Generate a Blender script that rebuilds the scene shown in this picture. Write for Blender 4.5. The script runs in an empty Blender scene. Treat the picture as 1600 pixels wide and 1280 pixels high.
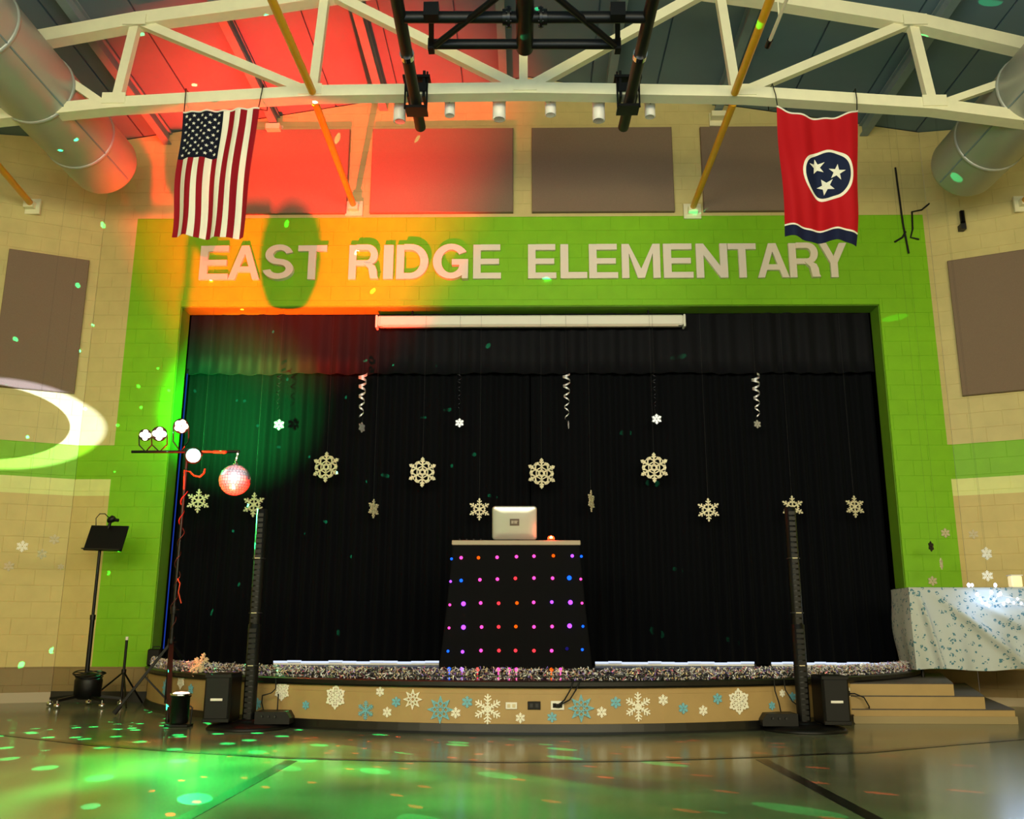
import bpy, math, random
from math import sin, cos, tan, pi, radians, atan, sqrt, hypot
from mathutils import Vector, Matrix
random.seed(7)
SC = bpy.context.scene
COL = SC.collection

# ------------------------------------------------------------------ camera
FPX, PITCH, YAW, ROLL, CH = 1450.0, radians(13.4), 0.0172, 0.0024, 0.88
cd = bpy.data.cameras.new('camera'); cam = bpy.data.objects.new('camera', cd); COL.objects.link(cam)
cd.sensor_width = 36.0; cd.sensor_fit = 'HORIZONTAL'; cd.lens = FPX * 36.0 / 1600.0
cd.clip_start = 0.05; cd.clip_end = 200
_X = Vector((cos(YAW), sin(YAW), 0)); _Y = Vector((-sin(YAW), cos(YAW), 0)); _Z = Vector((0, 0, 1))
_F = _Y * cos(PITCH) + _Z * sin(PITCH); _U = -_Y * sin(PITCH) + _Z * cos(PITCH)
_R = _X * cos(ROLL) + _U * sin(ROLL); _D = _X * sin(ROLL) - _U * cos(ROLL)
_M = Matrix((_R, -_D, -_F)).transposed().to_4x4(); _M.translation = (0, 0, CH)
cam.matrix_world = _M
SC.camera = cam
EYE = Vector((0, 0, CH))
def ray(px, py):
    return _R * ((px - 800) / FPX) + _D * ((py - 640) / FPX) + _F
def at(px, py, Y):
    d = ray(px, py); return EYE + d * ((Y - EYE.y) / d.y)
def onz(px, py, z=0.0):
    d = ray(px, py); return EYE + d * ((z - EYE.z) / d.z)
def onplane(px, py, p0, n):
    d = ray(px, py); return EYE + d * ((p0 - EYE).dot(n) / d.dot(n))

# ------------------------------------------------------------------ world, big lights, exposure
SC.view_settings.view_transform = 'Standard'; SC.view_settings.look = 'None'
SC.view_settings.exposure = 0.0; SC.view_settings.gamma = 1.0
SC.view_settings.use_curve_mapping = False
w = bpy.data.worlds.new('world'); SC.world = w; w.use_nodes = True
w.node_tree.nodes['Background'].inputs[0].default_value = (1.0, 0.88, 0.66, 1)
w.node_tree.nodes['Background'].inputs[1].default_value = 0.20
def area(name, loc, target, size, power, color):
    l = bpy.data.lights.new(name, 'AREA'); l.shape = 'RECTANGLE'; l.size, l.size_y = size
    l.energy = power; l.color = color
    o = bpy.data.objects.new(name, l); COL.objects.link(o); o.location = loc
    o.rotation_euler = (Vector(target) - Vector(loc)).to_track_quat('-Z', 'Y').to_euler(); return o
area('hall_fill', (-4.0, -3.5, 4.2), (-3.2, 12, 1.8), (7.0, 2.6), 680, (1.0, 0.88, 0.52))  # unseen fill lamps added behind the camera to light the walls
area('hall_fill', (4.0, -3.5, 4.2), (3.2, 12, 1.8), (7.0, 2.6), 680, (1.0, 0.88, 0.52))
area('ceiling_fill', (0, 3.0, 4.2), (0, 9, 9), (6.0, 2.0), 170, (0.62, 0.84, 1.0))  # unseen bluish lamp added to brighten the roof deck

YW = 12.0      # back wall
YT = 9.2       # roof truss
ZS = 0.45      # stage deck height
ARC_R, ARC_C = 5.0, Vector((0.03, 13.5, 0))
def onarc(px, py, r=ARC_R):
    d = ray(px, py); o = EYE - ARC_C
    a = d.x**2 + d.y**2; b = 2*(o.x*d.x + o.y*d.y); c = o.x**2 + o.y**2 - r*r
    t = (-b - sqrt(max(0, b*b - 4*a*c))) / (2*a); return EYE + d * t

# ------------------------------------------------------------------ materials
def lin(c):
    return tuple((x/255/12.92 if x/255 <= 0.04045 else ((x/255 + 0.055)/1.055)**2.4) for x in c)
def nt(name):
    m = bpy.data.materials.new(name); m.use_nodes = True; return m, m.node_tree, m.node_tree.nodes['Principled BSDF']
def mat(name, col, rough=0.6, metal=0.0, noise=0.0, nscale=8.0, bump=0.0, spec=0.5, emis=None, es=0.0, sheen=0.0, coat=0.0):
    m, t, b = nt(name)
    c = lin(col) + (1,)
    b.inputs['Base Color'].default_value = c; b.inputs['Roughness'].default_value = rough
    b.inputs['Metallic'].default_value = metal; b.inputs['Specular IOR Level'].default_value = spec
    if sheen: b.inputs['Sheen Weight'].default_value = sheen
    if coat: b.inputs['Coat Weight'].default_value = coat
    if emis: b.inputs['Emission Color'].default_value = lin(emis) + (1,); b.inputs['Emission Strength'].default_value = es
    if noise or bump:
        tc = t.nodes.new('ShaderNodeTexCoord'); n = t.nodes.new('ShaderNodeTexNoise')
        n.inputs['Scale'].default_value = nscale; n.inputs['Detail'].default_value = 5
        t.links.new(tc.outputs['Object'], n.inputs['Vector'])
        if noise:
            mx = t.nodes.new('ShaderNodeMix'); mx.data_type = 'RGBA'; mx.blend_type = 'MULTIPLY'
            mx.inputs[0].default_value = 1.0; mx.inputs[6].default_value = c
            mr = t.nodes.new('ShaderNodeMapRange'); mr.inputs[1].default_value = 0.3; mr.inputs[2].default_value = 0.7
            mr.inputs[3].default_value = 1 - noise; mr.inputs[4].default_value = 1 + noise*0.3
            t.links.new(n.outputs['Fac'], mr.inputs[0]); t.links.new(mr.outputs[0], mx.inputs[7]); t.links.new(mx.outputs[2], b.inputs['Base Color'])
        if bump:
            bp = t.nodes.new('ShaderNodeBump'); bp.inputs['Strength'].default_value = bump; bp.inputs['Distance'].default_value = 0.01
            t.links.new(n.outputs['Fac'], bp.inputs['Height']); t.links.new(bp.outputs[0], b.inputs['Normal'])
    return m
def glow(name, col, s):
    m = bpy.data.materials.new(name); m.use_nodes = True; t = m.node_tree; t.nodes.clear()
    o = t.nodes.new('ShaderNodeOutputMaterial'); e = t.nodes.new('ShaderNodeEmission')
    e.inputs[0].default_value = lin(col) + (1,); e.inputs[1].default_value = s
    t.links.new(e.outputs[0], o.inputs[0]); return m

CREAM, TAN, PALE, GREEN, BROWN = (208, 192, 130), (214, 192, 122), (230, 232, 150), (130, 194, 20), (144, 122, 78)
M = {}
M['cream'] = mat('cream_steel', (238, 232, 196), 0.45, noise=0.05)
M['yellow'] = mat('yellow_paint', (224, 160, 22), 0.4, noise=0.08)
M['black'] = mat('black_plastic', (7, 7, 8), 0.45, noise=0.2, spec=0.3)
M['blackmetal'] = mat('black_metal', (12, 12, 13), 0.35, metal=0.3)
M['rubber'] = mat('black_rubber', (6, 6, 7), 0.7, noise=0.2)
M['panel'] = mat('acoustic_fabric', (134, 114, 98), 0.95, noise=0.10, nscale=120, bump=0.3, spec=0.1)
M['duct'] = mat('duct_sheet', (176, 178, 168), 0.42, metal=0.25, noise=0.06, nscale=3)
M['deck'] = mat('roof_deck', (100, 124, 136), 0.7, noise=0.10, nscale=2)
M['beam'] = mat('blue_grey_beam', (128, 146, 150), 0.55, noise=0.08)
M['letter'] = mat('white_letter', (240, 226, 212), 0.5)
M['curtain'] = mat('navy_curtain', (4, 6, 12), 0.85, noise=0.2, nscale=30, spec=0.12, sheen=0.02)
M['valance'] = mat('valance_cloth', (8, 9, 18), 0.75, noise=0.2, nscale=30, spec=0.2, sheen=0.04)
M['white'] = mat('white_enamel', (240, 236, 226), 0.4)
M['tanface'] = mat('stage_face_paint', (178, 148, 96), 0.55, noise=0.07, nscale=6)
M['stagefloor'] = mat('stage_floor', (20, 19, 20), 0.35, noise=0.2)
M['lip'] = mat('stage_lip', (12, 12, 12), 0.35)
M['base'] = mat('black_baseboard', (18, 17, 16), 0.35, noise=0.3, nscale=10)
M['lightbase'] = mat('beige_baseboard', (160, 142, 104), 0.4)
M['tread'] = mat('stair_tread', (78, 70, 66), 0.7, noise=0.2, nscale=30)
M['foil'] = mat('silver_glitter', (236, 226, 190), 0.5, metal=0.15, noise=0.35, nscale=40, bump=0.4)
M['foilsmall'] = mat('iridescent_foil', (220, 220, 226), 0.3, metal=0.6)
M['clingw'] = mat('white_cling', (250, 246, 228), 0.5)
M['clingb'] = mat('blue_cling', (120, 190, 208), 0.5)
M['chrome'] = mat('chrome', (220, 220, 220), 0.12, metal=1.0)
M['silver'] = mat('silver_lid', (196, 196, 186), 0.30, metal=0.6)
M['tabletop'] = mat('table_edge', (176, 158, 132), 0.5)
M['blackcloth'] = mat('black_cloth', (7, 7, 10), 0.9, noise=0.2, nscale=40, spec=0.2)
M['orange'] = mat('orange_cord', (190, 66, 18), 0.5)
M['thread'] = mat('nylon_thread', (30, 30, 34), 0.5)
M['darkgreen'] = mat('reveal_paint', (110, 160, 30), 0.6, noise=0.08)
M['star'] = mat('flag_white', (236, 232, 214), 0.8)
M['mirror'] = mat('mirror_tiles', (240, 236, 240), 0.22, metal=0.85)
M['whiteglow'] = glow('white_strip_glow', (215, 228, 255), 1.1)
M['beige'] = mat('beige_plate', (214, 198, 160), 0.5)

def wallpaint():
    """painted block wall: colour bands by height, stage surround by position"""
    m, t, b = nt('painted_block'); N = t.nodes; L = t.links
    g = N.new('ShaderNodeNewGeometry'); s = N.new('ShaderNodeSeparateXYZ'); L.new(g.outputs['Position'], s.inputs[0])
    def mth(op, a, c, d=None):
        n = N.new('ShaderNodeMath'); n.operation = op
        for i, v in enumerate([a, c] + ([d] if d is not None else [])):
            if hasattr(v, 'node'): L.new(v, n.inputs[i])
            else: n.inputs[i].default_value = v
        return n.outputs[0]
    def mix(f, a, c):
        n = N.new('ShaderNodeMix'); n.data_type = 'RGBA'; L.new(f, n.inputs[0])
        for i, v in ((6, a), (7, c)):
            if hasattr(v, 'node'): L.new(v, n.inputs[i])
            else: n.inputs[i].default_value = lin(v) + (1,)
        return n.outputs[2]
    z = s.outputs[2]; x = s.outputs[0]; y = s.outputs[1]
    c = mix(mth('GREATER_THAN', z, ZB[0]), BROWN, TAN)
    c = mix(mth('GREATER_THAN', z, ZB[1]), c, PALE)
    c = mix(mth('GREATER_THAN', z, ZB[2]), c, GREEN)
    c = mix(mth('GREATER_THAN', z, ZB[3]), c, CREAM)
    sur = mth('MULTIPLY', mth('MULTIPLY', mth('GREATER_THAN', z, ZB[0]), mth('LESS_THAN', z, ZGT)),
              mth('MULTIPLY', mth('MULTIPLY', mth('GREATER_THAN', x, XGL), mth('LESS_THAN', x, XGR)), mth('GREATER_THAN', y, YW - 0.03)))
    c = mix(sur, c, GREEN)
    n = N.new('ShaderNodeTexNoise'); n.inputs['Scale'].default_value = 5; n.inputs['Detail'].default_value = 6
    L.new(g.outputs['Position'], n.inputs['Vector'])
    mr = N.new('ShaderNodeMapRange'); mr.inputs[1].default_value = .3; mr.inputs[2].default_value = .7; mr.inputs[3].default_value = .93; mr.inputs[4].default_value = 1.03
    L.new(n.outputs['Fac'], mr.inputs[0])
    mx = N.new('ShaderNodeMix'); mx.data_type = 'RGBA'; mx.blend_type = 'MULTIPLY'; mx.inputs[0].default_value = 1
    L.new(c, mx.inputs[6]); L.new(mr.outputs[0], mx.inputs[7]); L.new(mx.outputs[2], b.inputs['Base Color'])
    b.inputs['Roughness'].default_value = 0.5; b.inputs['Specular IOR Level'].default_value = 0.35
    n2 = N.new('ShaderNodeTexNoise'); n2.inputs['Scale'].default_value = 90; L.new(g.outputs['Position'], n2.inputs['Vector'])
    bp = N.new('ShaderNodeBump'); bp.inputs['Strength'].default_value = .25; bp.inputs['Distance'].default_value = .004
    L.new(n2.outputs['Fac'], bp.inputs['Height']); L.new(bp.outputs[0], b.inputs['Normal'])
    return m

# ------------------------------------------------------------------ mesh helpers
def wl(o):
    v = Vector((0, 0, 0))
    while o is not None: v = v + o.location; o = o.parent
    return v
class MB:
    def __init__(s): s.v = []; s.f = []; s.sm = []; s.mi = []
    def add(s, vs, fs, smooth=False, mi=0):
        b = len(s.v); s.v += [Vector(p) for p in vs]; s.f += [tuple(b + i for i in f) for f in fs]
        s.sm += [smooth]*len(fs); s.mi += [mi]*len(fs); return s
    def box(s, c, size, R=None, mi=0, bev=0.0):
        c = Vector(c); h = Vector(size)/2; bev = min(bev, min(h)*0.6) if bev else 0
        if bev:
            pts = []
            for sx in (-1, 1):
                for sy in (-1, 1):
                    for sz in (-1, 1):
                        pts.append(Vector((sx*(h.x-bev), sy*h.y - sy*bev, sz*h.z))); pts.append(Vector((sx*h.x, sy*(h.y-bev), sz*(h.z-bev)))); pts.append(Vector((sx*(h.x-bev), sy*h.y, sz*(h.z-bev))))
            import bmesh
            bm = bmesh.new(); [bm.verts.new(p) for p in pts]; bmesh.ops.convex_hull(bm, input=bm.verts[:]); bm.verts.ensure_lookup_table(); bm.verts.index_update()
            vs = [v.co.copy() for v in bm.verts]; fs = [tuple(v.index for v in f.verts) for f in bm.faces]; bm.free()
        else:
            vs = [Vector((x*h.x, y*h.y, z*h.z)) for x in (-1, 1) for y in (-1, 1) for z in (-1, 1)]
            fs = [(0,1,3,2),(4,6,7,5),(0,4,5,1),(2,3,7,6),(0,2,6,4),(1,5,7,3)]
        if R is not None: vs = [R @ v for v in vs]
        return s.add([c + v for v in vs], fs, False, mi)
    def bar(s, p0, p1, w, h=None, n=4, up=None, mi=0, w1=None):
        """round (h None) or rectangular bar between two points"""
        p0, p1 = Vector(p0), Vector(p1); d = (p1 - p0).normalized()
        up = Vector(up) if up is not None else (Vector((0, 0, 1)) if abs(d.z) < 0.95 else Vector((0, 1, 0)))
        a = d.cross(up).normalized(); b = a.cross(d).normalized()
        if h is None:
            n = max(n, 8); w1 = w if w1 is None else w1
            ring = [(cos(2*pi*i/n), sin(2*pi*i/n)) for i in range(n)]
            vs = [p0 + a*(x*w) + b*(y*w) for x, y in ring] + [p1 + a*(x*w1) + b*(y*w1) for x, y in ring]
            s.add(vs, [(i, (i+1) % n, n+(i+1) % n, n+i) for i in range(n)], True, mi)
            s.add(vs[:n], [tuple(range(n))[::-1]], False, mi); s.add(vs[n:], [tuple(range(n))], False, mi)
        else:
            vs = [p + a*(sx*w/2) + b*(sy*h/2) for p in (p0, p1) for sx, sy in ((-1,-1),(1,-1),(1,1),(-1,1))]
            s.add(vs, [(0,1,2,3),(7,6,5,4),(0,4,5,1),(1,5,6,2),(2,6,7,3),(3,7,4,0)], False, mi)
        return s
    def tube(s, pts, r, n=8, mi=0):
        pts = [Vector(p) for p in pts]; rings = []; a = None
        for i, p in enumerate(pts):
            d = (pts[min(i+1, len(pts)-1)] - pts[max(i-1, 0)]).normalized()
            if a is None:
                a = d.cross(Vector((0, 0, 1)) if abs(d.z) < 0.9 else Vector((0, 1, 0))).normalized()
            else: a = (a - d * a.dot(d)).normalized()
            b = a.cross(d)
            rings.append([p + a*(r*cos(2*pi*k/n)) + b*(r*sin(2*pi*k/n)) for k in range(n)])
        vs = [q for rg in rings for q in rg]
        fs = [(i*n+k, i*n+(k+1) % n, (i+1)*n+(k+1) % n, (i+1)*n+k) for i in range(len(pts)-1) for k in range(n)]
        s.add(vs, fs, True, mi); s.add(rings[0], [tuple(range(n))], False, mi); s.add(rings[-1], [tuple(range(n))[::-1]], False, mi); return s
    def lathe(s, prof, c=(0, 0, 0), n=24, R=None, mi=0, smooth=True):
        """profile of (r, h) about local Z"""
        c = Vector(c); vs = []
        for r, h in prof:
            for k in range(n):
                p = Vector((r*cos(2*pi*k/n), r*sin(2*pi*k/n), h)); vs.append(c + (R @ p if R is not None else p))
        fs = [(i*n+k, i*n+(k+1) % n, (i+1)*n+(k+1) % n, (i+1)*n+k) for i in range(len(prof)-1) for k in range(n)]
        s.add(vs, fs, smooth, mi)
        if prof[0][0] > 1e-6: s.add(vs[:n], [tuple(range(n))[::-1]], False, mi)
        if prof[-1][0] > 1e-6: s.add(vs[-n:], [tuple(range(n))], False, mi)
        return s
    def prism(s, poly, fr, t, mi=0):
        """2D polygon through frame fr(u, v, w) extruded w from 0 to t"""
        n = len(poly); vs = [fr(u, v, 0) for u, v in poly] + [fr(u, v, t) for u, v in poly]
        s.add(vs, [tuple(range(n))[::-1], tuple(range(n, 2*n))] + [(i, (i+1) % n, n+(i+1) % n, n+i) for i in range(n)], False, mi); return s
    def build(s, name, mats, parent=None, loc=None, link=True):
        base = wl(parent) if parent is not None else Vector((0, 0, 0))
        l = Vector(loc) if loc is not None else Vector((0, 0, 0))
        me = bpy.data.meshes.new(name)
        me.from_pydata([tuple(p - base - l) for p in s.v], [], s.f)
        for m in (mats if isinstance(mats, (list, tuple)) else [mats]): me.materials.append(m)
        me.polygons.foreach_set('use_smooth', s.sm); me.polygons.foreach_set('material_index', s.mi)
        me.update()
        o = bpy.data.objects.new(name, me)
        if parent is not None: o.parent = parent
        o.location = l
        COL.objects.link(o); return o
def tag(o, label=None, cat=None, group=None, kind=None):
    if label: o['label'] = label
    if cat: o['category'] = cat
    if group: o['group'] = group
    if kind: o['kind'] = kind
    return o
def thing(name, label, cat, loc=(0, 0, 0), group=None):
    o = bpy.data.objects.new(name, None); COL.objects.link(o); o.location = loc; o.empty_display_size = .1
    return tag(o, label, cat, group)
def frame(o, ux, uy, uz):
    o = Vector(o); return lambda u, v, w: o + ux*u + uy*v + uz*w
VX, VY, VZ = Vector((1, 0, 0)), Vector((0, 1, 0)), Vector((0, 0, 1))

# ------------------------------------------------------------------ key dimensions read off the photograph
ZB = [at(160, 1042, YW).z, at(165, 775, YW).z, at(166, 749, YW).z, at(172, 696, YW).z]
XGL = (at(210, 388, YW).x + at(148, 1000, YW).x)/2; XGR = (at(1446, 388, YW).x + at(1506, 922, YW).x)/2
ZGT = at(560, 340, YW).z
XOL = (at(282.5, 481, YW).x + at(236, 1000, YW).x)/2; XOR = (at(1374, 484, YW).x + at(1418, 930, YW).x)/2
ZOP = at(600, 478, YW).z
XCL = at(118, 745, YW).x; XCR = XGR + 0.07
zl = (at(245, 210, YW).z, at(520, 167, YW).z); xl = (at(245, 210, YW).x, at(520, 167, YW).x)
SLOPE = (zl[1]-zl[0])/(xl[1]-xl[0]); RIDGE_Z = zl[0] + SLOPE*(0.0 - xl[0])
def roof(x): return RIDGE_Z - SLOPE*abs(x)
ANG = radians(25)
LW0, LW1 = Vector((XCL, YW, 0)), Vector((XCL - 4.2*cos(ANG), YW - 4.2*sin(ANG), 0))
RW0, RW1 = Vector((XCR, YW, 0)), Vector((XCR + 4.2*cos(ANG), YW - 4.2*sin(ANG), 0))
LN = Vector((sin(ANG), -cos(ANG), 0)); RN = Vector((-sin(ANG), -cos(ANG), 0))
M['wall'] = wallpaint()

# ------------------------------------------------------------------ structure: floor
def floor_mat():
    m, t, b = nt('polished_floor'); N = t.nodes; L = t.links
    g = N.new('ShaderNodeNewGeometry'); n = N.new('ShaderNodeTexNoise'); n.inputs['Scale'].default_value = 1.3; n.inputs['Detail'].default_value = 8
    L.new(g.outputs['Position'], n.inputs['Vector'])
    cr = N.new('ShaderNodeValToRGB'); cr.color_ramp.elements[0].color = lin((82, 90, 72)) + (1,); cr.color_ramp.elements[1].color = lin((110, 118, 94)) + (1,)
    cr.color_ramp.elements[0].position = .35; cr.color_ramp.elements[1].position = .65
    L.new(n.outputs['Fac'], cr.inputs[0])
    n3 = N.new('ShaderNodeTexNoise'); n3.inputs['Scale'].default_value = 160; L.new(g.outputs['Position'], n3.inputs['Vector'])
    mx = N.new('ShaderNodeMix'); mx.data_type = 'RGBA'; mx.blend_type = 'OVERLAY'; mx.inputs[0].default_value = .25
    L.new(cr.outputs[0], mx.inputs[6]); L.new(n3.outputs['Color'], mx.inputs[7]); L.new(mx.outputs[2], b.inputs['Base Color'])
    b.inputs['Roughness'].default_value = 0.17; b.inputs['Specular IOR Level'].default_value = 0.6
    n2 = N.new('ShaderNodeTexNoise'); n2.inputs['Scale'].default_value = 2.2; n2.inputs['Detail'].default_value = 3; L.new(g.outputs['Position'], n2.inputs['Vector'])
    bp = N.new('ShaderNodeBump'); bp.inputs['Strength'].default_value = .05; bp.inputs['Distance'].default_value = .02
    L.new(n2.outputs['Fac'], bp.inputs['Height']); L.new(bp.outputs[0], b.inputs['Normal'])
    return m
fl = MB(); fl.box((0, 3.5, -0.05), (22, 21, 0.1)); floor = tag(fl.build('floor', floor_mat()), kind='structure')
lm = mat('court_line', (22, 24, 20), 0.2, noise=0.2)
# painted court lines: one long sweeping arc and two lane lines
pts = [onz(x, y) for x, y in ((-60, 1141), (0, 1148), (150, 1165), (300, 1176), (450, 1185), (620, 1189), (800, 1191), (1000, 1189), (1200, 1182.5), (1350, 1176.5), (1500, 1163), (1600, 1155), (1660, 1150))]
b = MB(); vs = []
for i, p in enumerate(pts):
    d = (pts[min(i+1, len(pts)-1)] - pts[max(0, i-1)]).normalized(); nn = Vector((-d.y, d.x, 0))
    vs += [p + nn*.035 + VZ*.003, p - nn*.035 + VZ*.003, p - nn*.035 - VZ*.02, p + nn*.035 - VZ*.02]
fs = []
for i in range(len(pts)-1):
    a = i*4
    for k in range(4): fs.append((a+k, a+(k+1) % 4, a+4+(k+1) % 4, a+4+k))
b.add(vs, fs); b.build('court_line', lm, floor)
for (a, c) in (((455, 1189), (200, 1327)), ((1190, 1187), (1455, 1327))):
    p, q = onz(*a), onz(*c); b = MB(); b.bar(p - VZ*.008, q - VZ*.008, .085, .02); b.build('court_line', lm, floor)

# ------------------------------------------------------------------ structure: block walls
_cache = {}
def block_mesh(w_, h_):
    k = (round(w_, 3), round(h_, 3))
    if k not in _cache:
        me = bpy.data.meshes.new('block'); g = .0022; d = .02
        x0, x1, z0, z1 = g, k[0]-g, g, k[1]-g; e = .0015
        vs = [(x0+e, 0, z0+e), (x1-e, 0, z0+e), (x1-e, 0, z1-e), (x0+e, 0, z1-e), (x0, e, z0), (x1, e, z0), (x1, e, z1), (x0, e, z1), (x0, d, z0), (x1, d, z0), (x1, d, z1), (x0, d, z1)]
        fs = [(0,1,2,3)] + [(4+i, 4+(i+1) % 4, (i+1) % 4, i) for i in range(4)] + [(8+i, 8+(i+1) % 4, 4+(i+1) % 4, 4+i) for i in range(4)]
        me.from_pydata(vs, [], fs); me.materials.append(M['wall']); me.update(); _cache[k] = me
    return _cache[k]
def block_wall(name, p0, p1, n, ztop, holes=(), keep=lambda x, z: True, limit=295):
    """blocks laid in running bond over a backing; p0 -> p1 left to right seen from the room"""
    ux = (p1 - p0).normalized(); Lh = (p1 - p0).length; ang = math.atan2(ux.y, ux.x)
    bk = MB(); 
    segs = [(0, Lh, 0, 10)]
    for (a, c, z1) in holes: segs = [(0, a, 0, 10), (c, Lh, 0, 10), (a, c, z1, 10)]
    for (a, c, z0, z1) in segs:
        q = [p0 + ux*a - n*.005, p0 + ux*c - n*.005, p0 + ux*c - n*.25, p0 + ux*a - n*.25]
        za, zc = min(z1, ztop(a)), min(z1, ztop(c)); m_ = (a+c)/2; zm = ztop(m_)
        xs = [a, c] if not holes or z0 == 0 else [a, -p0.x, c]
        for i in range(len(xs)-1):
            s0, s1 = xs[i], xs[i+1]; q0 = [p0+ux*s0-n*.005, p0+ux*s1-n*.005, p0+ux*s1-n*.25, p0+ux*s0-n*.25]; hs = [ztop(s0), ztop(s1), ztop(s1), ztop(s0)]
            bk.add([v + VZ*z0 for v in q0] + [v + VZ*h for v, h in zip(q0, hs)], [(0,3,2,1),(4,5,6,7),(0,1,5,4),(1,2,6,5),(2,3,7,6),(3,0,4,7)])
    wall = tag(bk.build(name, M['wall']), kind='structure')
    cells = []
    H, Wd = 0.2032, 0.4064; j = 0
    while j*H < 8.8:
        i = -1
        while i*Wd < Lh + Wd:
            x0 = i*Wd + (Wd/2 if j % 2 else 0); x1 = x0 + Wd; z0, z1 = j*H, (j+1)*H; i += 1
            x0, x1 = max(0, x0), min(Lh, x1)
            if x1 - x0 < .03: continue
            rects = [(x0, x1, z0, z1)]
            for (a, c, zt) in holes:
                out = []
                for (u0, u1, v0, v1) in rects:
                    if u1 <= a or u0 >= c or v0 >= zt: out.append((u0, u1, v0, v1)); continue
                    if u0 < a: out.append((u0, a, v0, v1))
                    if u1 > c: out.append((c, u1, v0, v1))
                    if v1 > zt: out.append((max(u0, a), min(u1, c), zt, v1))
                rects = out
            for (u0, u1, v0, v1) in rects:
                if u1-u0 < .03 or v1-v0 < .03: continue
                if v0 > min(ztop(u0), ztop(u1)) - .03: continue
                if v1 > min(ztop(u0), ztop(u1)): v1 = min(ztop(u0), ztop(u1))
                if v1-v0 < .03: continue
                if not keep((u0+u1)/2, (v0+v1)/2): continue
                cells.append((u0, u1, v0, v1))
        j += 1
    cells.sort(key=lambda c: -min(c[1]-c[0], .4)*(1.0 if c[2] > .3 else .2))
    stuff = MB()
    for k, (u0, u1, v0, v1) in enumerate(cells):
        me = block_mesh(u1-u0, v1-v0); loc = p0 + ux*u0 + VZ*v0
        if k < limit:
            o = bpy.data.objects.new('block', me); COL.objects.link(o); o.parent = wall; o.location = loc; o.rotation_euler = (0, 0, ang)
        else:
            R = Matrix.Rotation(ang, 3, 'Z'); stuff.add([loc + R @ v.co for v in me.vertices], [tuple(p.vertices) for p in me.polygons])
    if stuff.v: tag(stuff.build('blocks', M['wall'], wall), kind='stuff')
    return wall
# parts of the back wall that something covers for good get no blocks (behind the panels they stay)
wall_back = block_wall('wall_back', LW0, RW0, Vector((0, -1, 0)), lambda s: roof(XCL + s) - .01, holes=[(XOL - XCL, XOR - XCL, ZOP)])
wall_left = block_wall('wall_left', LW1, LW0, LN, lambda s: roof((LW1 + (LW0-LW1).normalized()*s).x) - .01, keep=lambda x, z: x > 2.4)
wall_right = block_wall('wall_right', RW0, RW1, RN, lambda s: roof((RW0 + (RW1-RW0).normalized()*s).x) - .01, keep=lambda x, z: x < 1.8)
for nm, p, sx in (('wall_side_left', LW1, -1), ('wall_side_right', RW1, 1)):
    b = MB(); b.box((p.x + sx*.12, (p.y - 4)/2 + .1, roof(p.x)/2), (.24, p.y + 4.2, roof(p.x))); tag(b.build(nm, M['wall']), kind='structure')
# reveal of the stage opening
RD = .32
b = MB()
b.box((XOL + .008 - .06, YW + RD/2 + .02, (ZOP + ZS)/2), (.12, RD-.02, ZOP - ZS)); b.box((XOR - .008 + .06, YW + RD/2 + .02, (ZOP+ZS)/2), (.12, RD-.02, ZOP - ZS))
b.box(((XOL+XOR)/2, YW + RD/2 + .02, ZOP + .052), (XOR - XOL + .24, RD-.02, .12))
tag(b.build('trim_1', M['darkgreen']), kind='structure')
b = MB(); b.box(((XOL+XOR)/2, 14.6, 3), (XOR - XOL + 1.6, .1, 6)); b.box((XOL-.3, 13.5, 3), (.1, 2.3, 6)); b.box((XOR+.3, 13.5, 3), (.1, 2.3, 6)); b.box(((XOL+XOR)/2, 13.5, 6), (XOR-XOL+.7, 2.3, .1)); tag(b.build('wall_backstage', M['blackcloth']), kind='structure')
# baseboards
def strip(name, p, q, n, h, t, m):
    b = MB(); u = (q-p); b.add([p, q, q + n*t, p + n*t, p + VZ*h, q + VZ*h, q + n*t*.4 + VZ*h, p + n*t*.4 + VZ*h], [(0,3,2,1),(4,5,6,7),(0,1,5,4),(1,2,6,5),(2,3,7,6),(3,0,4,7)])
    return tag(b.build(name, m), kind='structure')
strip('baseboard_back_left', LW0 + VX*.0, Vector((-4.72, YW, 0)), Vector((0, -1, 0)), .13, .03, M['base'])
strip('baseboard_back_right', Vector((4.75, YW, 0)), RW0, Vector((0, -1, 0)), .10, .03, M['lightbase'])
strip('baseboard_left', LW1, LW0, LN, .12, .03, M['lightbase'])
strip('baseboard_right', RW0, RW1, RN, .10, .03, M['lightbase'])

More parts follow.
